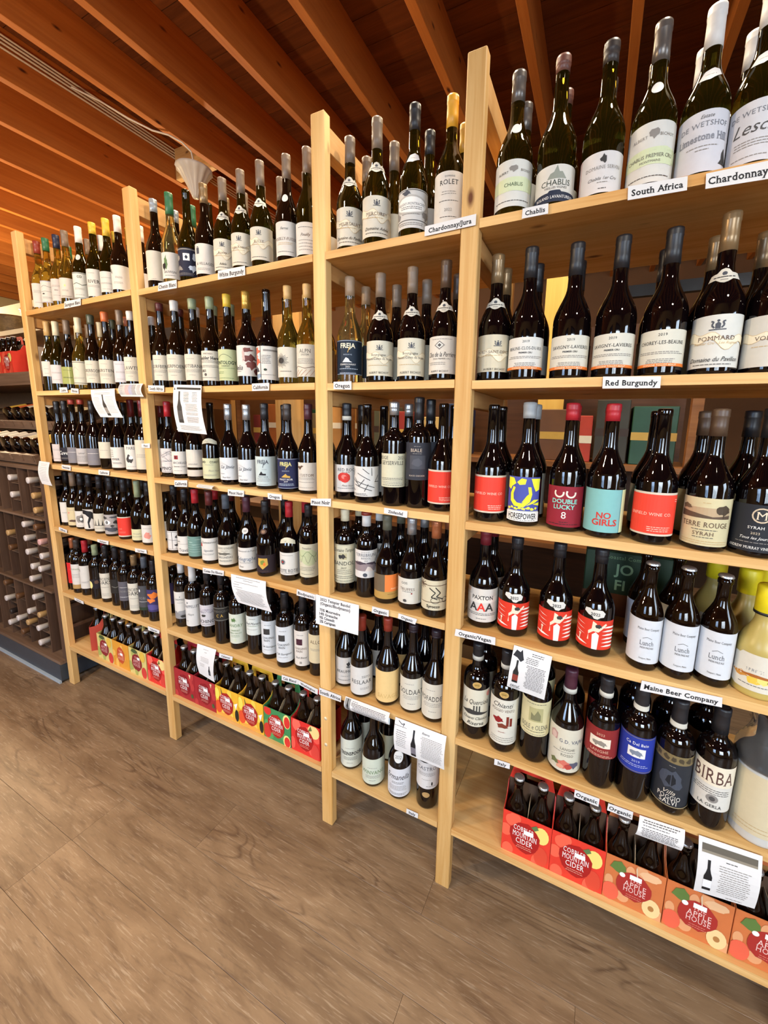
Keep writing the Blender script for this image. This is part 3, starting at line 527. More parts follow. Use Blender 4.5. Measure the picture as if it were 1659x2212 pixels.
 'sticks': ('#eeece6', 170, None, [Ln(p_, .02, 'k') for p_ in ([(-.85, .7), (-.7, .95)], [(-.75, .68), (-.65, .9)], [(-.1, .93), (.25, .76)], [(.4, .7), (.38, .96)], [(-.4, .78), (.3, .55)], [(.6, .52), (.8, .72)], [(.55, .5), (.85, .5)], [(-.9, .6), (-.4, .45)], [(-.6, .62), (-.3, .35)], [(-.3, .35), (.0, .58)], [(-.4, .5), (.55, .3)], [(-.6, .4), (.4, .2)], [(0, .18), (.2, .42)], [(-.85, .3), (-.6, .2)], [(-.95, .75), (-.8, .6)])] + [F(.1, 2, .5, 'k', -.3)]),
 'RIDGE': ('#e8e3c4', 170, None, [T('RIDGE', -.55, .88, .1, 'ch', 'n', .75), T('2021', .55, .88, .1, 'ch', 'n', .7), T('GEYSERVILLE', 0, .73, .12, 'ch', 'n', 1.75), F(.27, 2, .8, 'g'), F(.16, 2, .7, 'lg'), F(.06, 1, .7, 'g')]),
 'BIALE': ('#33343c', 175, None, [F(.9, 1, .2, 'lg'), T('BIALE', -.05, .8, .09, '#cbb9a4', 's', 1.1), F(.71, 1, .25, 'lg'), Q(-.4, .3, .45, .66, '#45464d'), blob(0, .48, .3, .1, '#52535a', 4), T('BLACK CHICKEN', 0, .12, .04, '#cbb9a4', 's', 1.2)]),
 'enfield': ('#f0e2cc', 170, None, [Q(-.96, .045, .9, .95, '#e8402f'), T('ENFIELD WINE CO', -.1, .52, .065, '#f6cbb6', 's', 1.45), F(.2, 3, .35, '#f6cbb6', .25)]),
 'enfield2': ('#f0e2cc', 172, None, [Q(-.97, .045, .9, .95, '#ea4330'), T('ENFIELD WINE CO.', -.12, .5, .07, '#f6cbb6', 's', 1.5), F(.2, 3, .4, '#f6cbb6', .2), F(.85, 2, .07, '#f6cbb6', .75)]),
 'BANDOL': ('#e9e1c0', 175, None, [Ln([(-.96, .02), (.96, .02), (.96, .98), (-.96, .98), (-.96, .02)], .006, 'mo'), T('Domaine Tempier', .05, .86, .09, 'ch', 'i', 1.6), Q(-.3, .62, .2, .78, '#b9b08c'), blob(-.05, .69, .22, .06, 'ch', 3, 14, .5), T('BANDOL', 0, .52, .1, 'ch', 's', 1.4), T('2023', 0, .4, .05, 'ch', 'i'), F(.34, 3, .5, 'mo'), F(.18, 2, .85, 'g'), F(.06, 1, .85, 'g')]),
 'TERREBRUNE': ('#efe9e2', 175, None, [F(.93, 1, .3, 'lg'), T('TERREBRUNE', .05, .83, .11, 'sl', 's', 1.75), T('BANDOL', .05, .71, .06, 'sl', 's', .9), T('2020', .05, .62, .045, 'g', 's'), P([(-.8, .25), (.75, .25), (.75, .5), (.4, .58), (-.1, .54), (-.5, .6), (-.8, .5)], '#8f7f80'), P([(0, .25), (.5, .25), (.3, .4), (.15, .42)], '#d8c8bc'), blob(-.3, .53, .4, .05, '#4c3f48', 3, 12, .4), blob(.4, .53, .3, .04, '#4c3f48', 5, 12, .4), El(0, .11, .13, .07, 'sl')]),
 'orangeblock': ('#b58f4c', 175, None, [Q(-1, .3, -.05, 1, '#6a5a44'), Q(-.05, .3, 1, 1, 'or2'), T('MARCH', .5, .42, .07, '#f6d7b0', 's', .6), F(.2, 1, .3, 'br', .4)]),
 'truffes': ('#eee8d8', 172, None, [T('GOS', -.25, .82, .09, 'k', 's', .5), T('TRUFFES', -.1, .58, .11, 'br', 's', 1.), F(.48, 1, .3, 'g', -.1), Q(.5, .1, .9, .9, '#ddd2b8'), *[Ln([(.55+.1*k, .1), (.6+.1*k, .85)], .01, 'br') for k in range(4)], blob(-.2, .12, .1, .06, 'g', 3), El(.15, .42, .04, .03, 'dr')]),
 'syrocco': ('#e8dcba', 172, None, [Ln([(-.75, .25), (.8, .3), (.75, .85), (-.7, .82), (-.75, .25)], .02, 'br'), *[Ln([(-.65, .85), (-.65+.28*math.cos(k*.63), .85+.16*math.sin(k*.63))], .02, 'br') for k in range(10)], Ln([(-.2, .75), (.1, .6), (-.1, .45), (.2, .38)], .03, 'k'), Ln([(.1, .78), (.35, .6), (.15, .48), (.5, .38)], .03, 'k'), Ln([(.1+.22*math.cos(a*.6), .34+.1*math.sin(a*.6)) for a in range(11)], .015, 'k'), Ln([(.6+.16*math.cos(a*.6), .36+.09*math.sin(a*.6)) for a in range(11)], .015, 'k'), T('Syrocco', 0, .14, .1, 'k', 'b', 1.6)]),
 'BEAUMONT': ('#e9e2d8', 165, None, [blob(.2, .75, .1, .08, 'ch', 3, 12, .5), Ln([(.05, .66), (.2, .62), (.35, .66)], .03, 'ch'), T('BEAUMONT', .1, .48, .1, 'ch', 's', 1.5), F(.3, 1, .3, 'lg'), F(.15, 1, .5, 'g')]),
 'RESLAAR': ('#ece8e0', 160, None, [F(.68, 2, .3, 'g', .4), T('RESLAAR', .1, .47, .14, 'ch', 's', 1.6), F(.25, 2, .3, 'lg', .3)]),
 'tansavag': ('#e3c183', 175, None, [T('SAVAGE', .1, .2, .13, '#cda868', 's', 1.5)]),
 'SOLDAAT': (IV, 175, None, plain('SOLDAAT', .16, .58)), 'POFADDER': (IV, 175, None, plain('POFADDER', .14, .58)),
 'TREINSPOOR': ('#e8ead8', 175, None, [F(.68, 1, .3), T('TREINSPOOR', .05, .5, .12, 'k', 'S', 1.7), F(.36, 3, .5, 'g'), F(.15, 1, .2, 'lg')]),
 'WINVANG': ('#e4ead4', 175, None, [F(.65, 1, .3), T('WINVANG', .0, .48, .14, 'gn', 's', 1.6), F(.34, 3, .5, 'lg'), F(.15, 1, .2, 'lg')]),
 'annella': ('#efeff2', 170, 'round2', [T('Ermanella', 0, .72, .2, 'k', 'i', 1.5), F(.52, 2, .4, 'g'), F(.38, 4, .6, 'lg'), F(.12, 2, .6, 'g')]),
 'CASTRO': ('#ece8e4', 170, 'lowoval', [T('CASTRO', 0, .78, .13, 'sl', 's', 1.5), F(.6, 3, .6, 'lg'), F(.35, 1, .3, 'lg'), El(.35, .2, .05, .07, 'k'), F(.1, 1, .3, 'k', .3)]),
 'chablisA': ('#eeede4', 175, 'oval', [Q(-1, .36, 1, .6, 'lgn'), blob(0, .36, .8, .04, 'lgn', 3, 16, .3), blob(.1, .6, .8, .03, 'lgn', 4, 16, .3), blob(-.02, .8, .14, .06, 'lg', 5, 12, .4), T('ALBERT', -.4, .74, .05, 'g', 's', .5), T('BICHOT', .45, .77, .05, 'g', 's', .5), T('CHABLIS', 0, .47, .08, '#4a5a40', 'n', 1.2), F(.12, 1, .7, 'g')]),
 'chablisB': ('#eeebe0', 175, None, [P([(-1, 0), (1, 0), (1, .24), (.2, .26), (.15, .31), (-.2, .31), (-.25, .26), (-1, .24)], 'n'), P([(-.3, .62), (.35, .62), (.2, .8), (.1, .8), (.02, .98), (-.08, .8), (-.2, .76)], '#8f9488'), T('CHABLIS', 0, .52, .16, '#3a4238', 'n', 1.6), T('VIEILLES VIGNES', 0, .38, .06, 'g', 's', 1.), T('ROLAND LAVANTUREUX', 0, .13, .08, 'w', 's', 1.7)]),
 'chablisC': ('#efebe8', 165, None, [Q(-.82, 0, -.79, 1, 'pk'), blob(.1, .82, .1, .1, 'ch', 3, 10, .4), T('DOMAINE SERVIN', .1, .62, .09, 'lg', 's', 1.2), T('Chablis 1er Cru', .1, .35, .08, 'g', 'i', 1.), F(.25, 1, .2, 'lg', .1), F(.1, 1, .15, 'g', .1)]),
 'chablisD': ('#efede4', 175, 'oval', [Q(-1, .33, 1, .55, 'lgn'), blob(0, .33, .8, .04, 'lgn', 3, 16, .3), blob(.1, .55, .8, .03, 'lgn', 4, 16, .3), blob(.05, .8, .13, .07, 'lg', 5, 12, .4), T('ALBERT', -.35, .76, .05, 'lg', 's', .5), T('BICHOT', .45, .78, .05, 'lg', 's', .5), T('CHABLIS PREMIER CRU', 0, .44, .065, 'mo', 'n', 1.7), T('MONTMAINS', 0, .35, .04, 'mo', 'n', .9), F(.1, 1, .7, 'g')]),
 'LIMESTONE': ('#e6e6ec', 175, 'tear', [T('Estate', .05, .9, .06, 'g', 'i', .6), T('DE WETSHOF', 0, .78, .085, '#777a82', 's', 1.6), T('Limestone Hill', 0, .58, .12, '#84868e', 'S', 1.5), F(.42, 1, .45, 'lg'), F(.36, 1, .2, 'lg'), P([(.5, .12), (.85, .12), (.8, .22), (.72, .3), (.68, .38), (.6, .3), (.6, .2)], 'ch')]),
 'LESCA': ('#e8e8ec', 175, 'tear', [T('DE WETSHOF', 0, .82, .085, '#777a82', 's', 1.6), T('Lesca', .0, .58, .2, 'g', 'i', 1.2), F(.36, 3, .5, 'lg'), F(.1, 1, .5, 'lg')]),
 'MOREY': ('#e6dcc0', 175, 'crest', crest(.2, .76) + ribbon(.56) + [T('MOREY-SAINT-DENIS', 0, .54, .075, 'br', 's', 1.6), F(.44, 1, .5, 't'), T('ALBERT BICHOT', .1, .07, .055, 'k', 's', 1.2)]),
 'CLOS': ('#f0eee6', 175, None, tb('BEAUNE-CLOS-DU-ROI')), 'SAVIGNY': ('#ece8d8', 175, None, tb('SAVIGNY-LAVIERES')), 'CHOREY': ('#ece8d6', 175, None, [e for e in tb('CHOREY-LES-BEAUNE') if not (e[0] == 'T' and e[1] == 'PREMIER CRU')]),
 'POMMARD': ('#ecebe2', 175, 'crest', crest(0, .8, 1.3) + ribbon(.62) + [T('POMMARD', 0, .56, .085, 'br', 's', 1.1), T('Premier Cru - Les Rugiens', 0, .47, .05, 't', 'i', 1.3), T('Domaine du Pavillon', 0, .16, .09, 'k', 'i', 1.5), F(.06, 1, .6, 'g')]),
 'lastburg': ('#e4e0d4', 175, None, ribbon(.62) + [F(.4, 1, .5, 't'), T('VOLNAY', 0, .56, .085, 'br', 's', 1.1)]),
 'HORSEPOWER': ('#e9ead9', 128, None, [Q(-1, .24, 1, 1, '#4a52a4'), P([(-.95, .98), (-.55, .97), (-.4, .85), (-.65, .78), (-.75, .7), (-.95, .75)], '#eef03a'), P([(-.35, .88), (-.1, .97), (.15, .95), (.1, .84), (-.2, .82)], '#eef03a'), P([(.4, .97), (.98, .97), (.95, .72), (.7, .68), (.55, .8)], '#eef03a'),
   P([(-.55+.12*0, .78), (-.72, .62), (-.7, .45), (-.45, .34), (.05, .32), (.4, .45), (.5, .62), (.42, .78), (.25, .78), (.32, .62), (.2, .5), (-.02, .41), (-.3, .42), (-.5, .5), (-.53, .62), (-.42, .76)], '#eef03a'), P([(-.05, .42), (.3, .5), (.35, .64), (.2, .58)], '#d9dc30'), *[blob(-.8+.22*k, .285+.02*(k % 2), .11, .03, '#e9e54a', k, 8, .4) for k in range(8)], P([(.2, .36), (.6, .5), (.95, .5), (.6, .42)], '#eef03a'), P([(.55, .4), (.95, .44), (.95, .36)], '#eef03a'),
   Q(-1, 0, 1, .22, '#f2f1ea'), T('HORSEPOWER', 0, .125, .13, 'k', 'b', 1.8), F(.03, 1, .85, 'g')]),
 'LUCKY': ('#8e2230', 150, None, [*[Ln([(s_*.25+.19*math.cos(a), .84+.1*math.sin(a)-(.0 if True else 0)) for a in [2.6+k*.36 for k in range(12)]], .04, '#efe0cf') for s_ in (-1, 1)], T('DOUBLE', 0, .64, .11, '#86d0c0', 'b', 1.1), T('LUCKY', 0, .5, .11, '#86d0c0', 'b', .95), T('8', 0, .3, .17, '#f2e8da', 'n'), F(.12, 1, .2, 'dk'), F(.07, 1, .7, 'dk')]),
 'NOGIRLS': ('#8fcfcc', 175, None, [Q(.62, 0, 1, 1, '#cfdca8'), Q(.6, 0, .625, 1, '#5f8f94'), T('NO', .0, .4, .14, 'r', 'b', .6), T('GIRLS', .05, .24, .15, 'r', 'b', 1.1)]),
 'TERREROUGE': ('#e9dcae', 175, None, [Q(-.8, .58, .75, .8, '#b8a07e'), P([(-.8, .58), (.75, .58), (.75, .66), (.2, .62), (-.3, .68), (-.8, .72)], '#5c4a3a'), blob(.5, .76, .22, .1, '#4a3c2c', 3, 14, .2), Q(.49, .6, .53, .72, '#4a3c2c'), blob(-.6, .8, .2, .05, '#6b5a44', 4, 12, .4), F(.9, 1, .12, 't'), T('TERRE ROUGE', 0, .45, .11, 'br', 's', 1.75), F(.34, 1, .4, 'g'), T('SYRAH', 0, .26, .08, 'br', 's', .8), F(.18, 1, .3, 'g'), F(.1, 2, .8, 't')]),
 'MSYRAH': ('#26282e', 175, None, [El(.1, .78, .25, .16, '#cbb89c'), El(.1, .78, .21, .13, '#2a2a2e'), T('M', .1, .78, .17, '#e0cfb4', 's', .35), T('SYRAH', 0, .52, .06, 'w', 's', .6), T('2023', 0, .4, .05, '#d8c9ae', 's', .6), T('Tous les Jours', 0, .3, .06, 'w', 'i', .9), F(.2, 1, .5, 'lg'), T('ANDREW MURRAY VINEYARDS', 0, .09, .06, 'w', 's', 1.8)]),
 'PAXTON': ('#eee6da', 172, None, [P([(-1, .55), (1, .62), (1, .8), (.2, .74), (-.4, .82), (-1, .74)], '#e4dccf'), El(-.72, .95, .16, .1, '#d3b199'), T('PAXTON', .02, .74, .12, 'ch', 'b', .95), T('A', -.38, .46, .24, 'ch', 'b'), T('A', -.02, .46, .24, 'rd2', 'b'), T('A', .34, .46, .24, 'ch', 'b'), F(.26, 2, .75, 'g'), F(.1, 1, .25, 'g')]),
 'cloud': ('#d83a26', 150, 'cloud', [P([(-.02, .0), (.2, .0), (.24, .5), (.1, .6), (-.05, .5)], '#f2ece0'), P([(-.2, .5), (0, .62), (.2, .6), (.55, .86), (.5, .92), (.2, .72), (.1, .9), (-.05, .96), (-.08, .7), (-.22, .6), (-.18, .3), (-.24, .3)], '#efd6bc'), blob(.2, .8, .13, .07, 'ch', 3), *[P([(.35, .12+.13*k), (.95, .1+.13*k), (.98, .15+.13*k), (.6, .17+.13*k)], '#f4efe4') for k in range(6)], *[P([(-.95, .88-.16*k), (-.5, .8-.16*k), (-.35, .77-.16*k), (-.6, .8-.16*k)], '#f4efe4') for k in range(3)], P([(-.95, .22), (-.5, .2), (-.2, .12), (-.6, .14)], '#f4efe4'), Ln([(-.6, .2), (-.58, .38)], .04, '#efd6bc'), El(-.58, .4, .06, .04, '#efd6bc')]),
 'LUNCH': ('#edf0f4', 185, None, [T('Maine Beer Company', .15, .8, .055, 'g', 's', .85), T('Lunch', .12, .48, .11, '#5a5c62', 's', .52), Ln([(-.05, .58), (.12, .62), (.3, .58)], .008, 'g'), T('INDIA PALE ALE', .14, .37, .045, 'g', 'n', .5), T('Freeport, Maine', .12, .12, .04, 'g', 's', .45)]),
 'TRAMONTI': ('scallop', 150, None, [T('IL TRAMONTO', 0, .83, .1, 'ch', 's', 1.4), T('Limoncello', -.05, .69, .1, 'ch', 'i', .95), T('SPRITZ', -.05, .57, .08, '#6b7078', 's', .75), blob(-.45, .38, .25, .07, '#c98a3a', 3, 12, .5), blob(-.05, .3, .22, .11, '#e7c34c', 4, 12, .2), blob(.25, .33, .2, .1, '#efd77a', 5, 12, .2), blob(.05, .42, .5, .04, '#a8642c', 6, 12, .5), blob(.45, .34, .15, .06, '#8a8a3a', 7, 10, .4), F(.15, 1, .6, 'g')]),
 'querciola': ('#ece4cc', 168, 'goldoval', [blob(.7, .88, .14, .08, 'pk', 3), T('La Querciola', .0, .68, .13, 'k', 'i', 1.5), P([(-.8, .38), (-.3, .47), (.2, .42), (.8, .36), (.3, .34), (-.4, .33)], 'ch'), *[Ln([(-.1+.14*k, .42), (-.1+.14*k, .58)], .03, 'ch') for k in range(3)], T('Chianti Classico', 0, .24, .08, 'k', 'i', 1.3), T('Riserva', 0, .1, .1, 'k', 'i', .9)]),
 'CHIANTI': ('#f0ead8', 165, 'goldoval', [T('Chianti', 0, .88, .1, 'k', 'i', 1.2), T('POGGIO VENTO', 0, .76, .06, 'br', 's', 1.2), blob(-.2, .55, .25, .06, 'dr', 3, 12, .4), blob(0, .42, .3, .05, '#7a3b2a', 4, 12, .4), Ln([(.25, .42), (.25, .64)], .05, '#7a2f22'), Ln([(.42, .42), (.42, .6)], .05, '#7a2f22'), F(.28, 1, .2, 'dr'), F(.15, 3, .7, 'lg')]),
 'OLENA': ('#ece0ac', 170, None, [F(.93, 1, .5, 'g'), Q(-.3, .42, .35, .82, '#b0a878'), P([(-.2, .46), (.25, .46), (.25, .62), (.1, .76), (-.05, .6), (-.2, .68)], '#7d7a58'), T('ISOLE e OLENA', 0, .26, .14, 'mo', 's', 1.6), F(.13, 1, .6, 'g'), F(.05, 1, .6, 'lg')]),
 'VAJRA': ('#ece4cc', 170, None, [P([(-.65, .7), (-.35, .7), (-.33, .85), (-.5, .9), (-.67, .85)], '#b98f86'), El(-.5, .78, .12, .08, '#d3b4a8'), T('G.D. VAJRA', .3, .72, .08, '#4a5068', 's', 1.1), T('LANGHE', .1, .54, .06, 'mo', 's', .6), T('ROSSO', .1, .4, .06, 'mo', 's', .5), F(.47, 1, .5, 'lg'), blob(0, .18, .3, .09, '#cf6f5e', 3, 12, .3), blob(-.4, .2, .2, .06, '#6b7048', 4, 12, .5), blob(.4, .17, .2, .06, '#5a5a6a', 5, 12, .5), blob(.18, .14, .15, .06, '#b5463c', 6), blob(-.15, .12, .15, .06, '#d99a7e', 7)]),
 'redrhino': ('#8a2a28', 165, None, [T('2022', 0, .8, .08, '#dcb49a', 's', .5), Q(-.45, .36, .45, .68, '#e8d9c4'), blob(0, .5, .3, .08, '#8d8478', 3, 14, .3), Q(-.2, .4, -.12, .48, '#8d8478'), Q(.12, .4, .2, .48, '#8d8478'), T('LANGHE', 0, .24, .09, '#dcb49a', 's', 1.1), F(.1, 2, .6, '#dcb49a')]),
 'bluerhino': ('#2a3a9a', 165, None, [Ln([(-.95, .03), (.95, .03), (.95, .97), (-.95, .97), (-.95, .03)], .015, '#8a7f5a'), T('Ca Del Baio', .05, .8, .08, 'w', 's', .9), Q(-.3, .42, .4, .68, '#e6e2dc'), blob(.05, .54, .25, .07, '#7d8694', 3, 14, .3), Q(-.12, .46, -.06, .52, '#7d8694'), Q(.15, .46, .21, .52, '#7d8694'), T('2019', .05, .32, .06, '#b9bfe0', 's'), F(.22, 2, .6, '#b9bfe0')]),
 'POGGIO': ('#2c2e33', 175, None, [Q(-1, .84, 1, 1, '#7d6d4a'), *[blob(-.8+.27*k, .92, .1, .05, '#4a4030', k, 8, .4) for k in range(7)], F(.78, 1, .12, 'lg'), blob(0, .52, .4, .18, '#454a55', 3, 16, .3), blob(0, .52, .18, .1, '#1d1f24', 4), T('Villa', 0, .28, .08, '#d9cdbb', 'i', .5), T('POGGIO', .0, .18, .09, '#e4ddd0', 's', .8), T('SALVI', 0, .09, .09, '#e4ddd0', 's', .6), Q(-1, .0, 1, .02, '#8d7f62')]),
 'BIRBA': ('#efeade', 172, None, [Q(-1, .55, 1, 1, '#e3d8c0'), T('BIRBA', .02, .76, .3, '#5b3f38', 's', 1.5), F(.46, 3, .7, 'g'), El(.05, .26, .2, .09, 'lg'), El(.05, .26, .1, .05, 'g'), T('LA GERLA', 0, .1, .07, 'k', 's', .8)]),
 'vermouth': ('#e8d9b4', 170, None, [Ln([(.5, .12), (.56, .5)], .02, 'br'), Ln([(.62, .2), (.58, .36), (.68, .44)], .015, 'br'), F(.14, 1, .5, 't'), F(.08, 1, .5, 't')]),
}

# ---------------------------------------------------------------- bottles
GLASS = dict(red=glass('glass_black_red', '#0a0506', .0, .03, 1.5, .6), olive=glass('glass_olive', '#453a0c', .85, .02), gold=glass('glass_straw', '#c9a23c', .92, .02), brown=glass('glass_brown', '#1d0f07', .35, .03),
             pale=glass('glass_clear', '#e6d58e', .95, .02), amber=glass('glass_amber', '#160a05', .2, .035), lemon=glass('glass_lemon', '#cdb768', .12, .32), frost=glass('glass_frosted', '#dadad4', .12, .34))
GWORD = dict(red='dark', olive='olive-green', gold='golden', brown='brown', pale='clear', amber='amber', lemon='cloudy yellow', frost='frosted')
CAPC = dict(brick='#8a3020', green='#2f6b45', navy='#23273f', taupe='#7d6a58', white='#dcd9d4', yellow='#d8b53a', tan='#d0aa6c', cream='#e3d9b8', moss='#4a5140', orange='#cf6f3c', wine='#6a1a24', redtip='#a84236', black='#1e1d20', dark='#3a322e',
            sage='#8f9a78', copper='#b06a44', crimson='#b0222c', bronze='#8d7350', slate='#4c535c', grey='#9aa0a6', maroon='#5a2020', gold='#c59a45', silver='#b4b6b8', plum='#4c2632', clear='#a98d70', cocoa='#55402f', band='#232225', whitered='#d8d6d2',
            olivegrey='#5c5c4c', plumblack='#2b2028', pewter='#6f6862', rose='#6e4438', mustard='#d5a02c', greywax='#9fa3a4', plumband='#4a2230', lemoncap='#efdc22', crown='#c9cbcc')
METAL = dict(silver=.75, pewter=.5, gold=.5, bronze=.35, copper=.4, crown=.8, grey=.3)
def capmat(c): return flat('foil_'+c, CAPC[c], rough=.32 if METAL.get(c) else .42, metal=METAL.get(c, 0), spec=.5, noise=.08, nscale=60)
def paper(c):
    q = [int(c.lstrip('#')[i:i+2], 16)/255 for i in (0, 2, 4)]; q = [x*.89 for x in q] if min(q) > .55 else q
    return flat('paper_'+c, q, rough=.62, spec=.25, noise=.025, nscale=90)
def smooth01(t): return (math.cos(math.pi*t)+1)/2
def profile(kind, H, r, bt):
    p = [(r*.90, 0), (r*.975, .003), (r, .009), (r, bt)]
    if kind == 'B':
        rn = .0158; zn = max(.70*H, bt+.07)
        p += [(rn+(r-rn)*smooth01(t)**.92, bt+t*(zn-bt)) for t in (.1, .2, .3, .4, .5, .6, .7, .8, .9, 1)]
        p += [(.0140, H-.017), (.0149, H-.0155), (.0149, H-.005), (.0140, H-.001), (.0115, H)]
    elif kind == 'X':
        rn = .0147; hs = .034
        p += [(.021+(r-.021)*math.cos(a), bt+hs*math.sin(a)) for a in (.3, .6, .85, 1.1, 1.3, 1.5)]
        p += [(.0175, bt+hs+.006), (rn*1.04, bt+hs+.016), (.0140, H-.017), (.0149, H-.0155), (.0149, H-.005), (.0140, H-.001), (.0115, H)]
    elif kind in ('beer', 'cider'):
        rn = .0128; zn = .80*H
        p += [(rn+(r-rn)*smooth01(t)**1.05, bt+t*(zn-bt)) for t in (.12, .25, .4, .5, .6, .75, .88, 1)]
        p += [(rn*1.0, H-.022), (rn*1.14, H-.02), (rn*1.14, H-.012), (rn*1.0, H-.010), (rn*1.0, H-.002), (rn*.8, H-.001)]
    elif kind == 'limo':
        rn = .019; zn = .70*H
        p += [(rn+(r-rn)*smooth01(t)**.9, bt+t*(zn-bt)) for t in (.12, .25, .4, .5, .6, .75, .88, 1)]
        p += [(rn, H-.012), (rn*.8, H-.01)]
    elif kind == 'big':
        rn = .022; zn = .80*H
        p += [(rn+(r-rn)*smooth01(t)**.8, bt+t*(zn-bt)) for t in (.12, .25, .4, .5, .6, .75, .88, 1)]
        p += [(rn, H-.002), (rn*.7, H)]
    return p
def rad_at(p, z):
    for (r0, z0), (r1, z1) in zip(p, p[1:]):
        if z <= z1: return r0+(r1-r0)*(0 if z1 == z0 else max(0, (z-z0)/(z1-z0)))
    return p[-1][0]
def crown_mesh():
    v = []; f = []; seg = 42
    for r0, z, fl in ((.0146, 0, .0007), (.0142, .003, .0005), (.0132, .0055, 0), (.010, .0066, 0)):
        for k in range(seg):
            a = 2*math.pi*k/seg; rr = r0+fl*math.cos(21*a); v.append((rr*math.cos(a), rr*math.sin(a), z))
    for i in range(3):
        for k in range(seg): f.append((i*seg+k, i*seg+(k+1) % seg, (i+1)*seg+(k+1) % seg, (i+1)*seg+k))
    f.append(tuple(3*seg+k for k in range(seg)))
    me = mesh('crown_cap', v, f, True); me.materials.append(capmat('crown')); return me
CROWN = crown_mesh()
BODY = {}
def body_mesh(kind, gl, H, r, bt):
    key = (kind, gl, round(H, 3), round(r, 4), round(bt, 3))
    if key not in BODY: BODY[key] = lathe('glass_bottle', profile(kind, H, r, bt), 28, GLASS[gl])
    return BODY[key]
def wrap(p, lift0=.0004):
    def m(x, z, lift):
        r = rad_at(p, z); a = x/max(r, .005); r += lift0+lift; return Vector((r*math.sin(a), -r*math.cos(a), z))
    return m
def label_patch(p, r, deg, z0, z1, mat, shape=None):
    hw = r*R(deg)/2; nx = 18
    if shape is None:
        v = []; f = []; m = wrap(p, .0003)
        for i in range(nx+1):
            x = -hw+2*hw*i/nx
            v += [m(x, z0, 0), m(x, z1, 0)]
        f = [(2*i, 2*i+2, 2*i+3, 2*i+1) for i in range(nx)]
        me = mesh('label', v, f, True); me.materials.append(mat); return me
    return None
def shape_mesh(name, p, pts, mat, zc, els=(), lift0=.0002):
    """a small label of its own outline (metres round zc), following the shoulder of the glass"""
    xs = [x for x, _ in pts]; zs = [z for _, z in pts]
    n = max(2, int((max(xs)-min(xs))/.006)); cuts = [min(xs)+(max(xs)-min(xs))*k/n for k in range(1, n)]
    zc_ = [zc+min(zs)+(max(zs)-min(zs))*k/5 for k in range(1, 5)]
    pr = [([(x, z+zc) for x, z in pts], [tuple(range(len(pts)))], 'w')]
    me = print_mesh(name, pr, wrap(p, lift0+.0004), cuts, zc_)
    me.materials.clear(); me.materials.append(mat)
    for q in me.polygons: q.use_smooth = True
    return me
def ell(rx, rz, n=22): return [(rx*math.cos(2*math.pi*k/n), rz*math.sin(2*math.pi*k/n)) for k in range(n)]
NECK = {
 'crest': ('#ece6d6', .615, [(-.030, -.010), (-.014, -.008), (-.006, -.014), (0, -.016), (.006, -.014), (.014, -.008), (.030, -.010), (.026, .004), (.012, .006), (.006, .013), (0, .015), (-.006, .013), (-.012, .006), (-.026, .004)], [El(0, .65, .14, .14, 'sl', 8), Q(-.6, .38, .6, .46, 'g'), Q(-.2, .2, .2, .26, 'lg')]),
 'oval': ('#e9e6e2', .60, ell(.0105, .0125), []), 'tear': ('#e9e6e4', .60, [(-.019, -.009), (0, -.013), (.019, -.004), (.015, .008), (.005, .012), (-.009, .008)], [Q(-.4, .45, .5, .5, 'lg')]),
 'round': ('#eae4dc', .56, ell(.013, .011), [Q(-.4, .45, .4, .55, 'g')]), 'ovald': ('#4a332c', .60, ell(.014, .009), [El(0, .5, .6, .3, '#8a6a50')]),
 'wedge': ('#e6e0c4', .52, [(-.036, -.012), (0, -.006), (.036, -.012), (.034, .000), (.012, .010), (0, .012), (-.012, .010), (-.034, .000)], [T('1 er', -.2, .5, .3, 'mo', 'i', .5)]),
 'cloud': ('#f2eee4', .45, [(-.024, .004), (-.022, .012), (-.012, .013), (-.006, .009), (.002, .011), (.016, .011), (.023, .004), (.020, -.006), (.012, -.008), (.006, -.013), (-.002, -.012), (-.006, -.006), (-.014, -.004)], [T('2022', .05, .48, .3, 'k', 'S', .9)]),
 'goldoval': ('#c4a060', .64, ell(.0125, .0095), [El(0, .5, .75, .35, '#b08d4a'), Q(-.5, .45, .5, .55, '#6b5220')]),
 'round2': ('#f0eee8', .56, ell(.0165, .0165), [T('2022', 0, .5, .28, 'k', 's', 1.3)]),
}
ORD = ['first', 'second', 'third', 'fourth', 'fifth', 'sixth', 'seventh', 'eighth', 'ninth', 'tenth', 'eleventh']
SHELF = ['top', 'second', 'third', 'fourth', 'fifth', 'lowest']
BAY = ['rack-end', 'second', 'narrow', 'wide']
CAPW = dict(brick='brick-red', redtip='red-tipped', wine='wine-red', clear='clear-stoppered', band='black-and-white', whitered='white', plumblack='plum-black', plumband='plum', lemoncap='yellow', crown='silver', greywax='grey-wax', olivegrey='olive-grey', dark='dark', mustard='mustard')
def lum_word(c):
    c = c.lstrip('#')
    r_, g_, b_ = [int(c[i:i+2], 16) for i in (0, 2, 4)]
    mx, mn = max(r_, g_, b_), min(r_, g_, b_)
    if mx < 80: return 'black'
    if mx-mn < 22: return 'white' if mx > 215 else ('light grey' if mx > 160 else 'grey')
    if mx > 215 and mn > 195: return 'cream'
    if r_ > 200 and g_ < 90: return 'red'
    if r_ > 120 and g_ < 60: return 'maroon'
    if b_ == mx and b_ > r_+30: return 'blue'
    if g_ == mx: return 'pale green' if mx > 190 else 'green'
    if mx > 200: return 'tan' if b_ < 150 else 'cream'
    return 'brown'
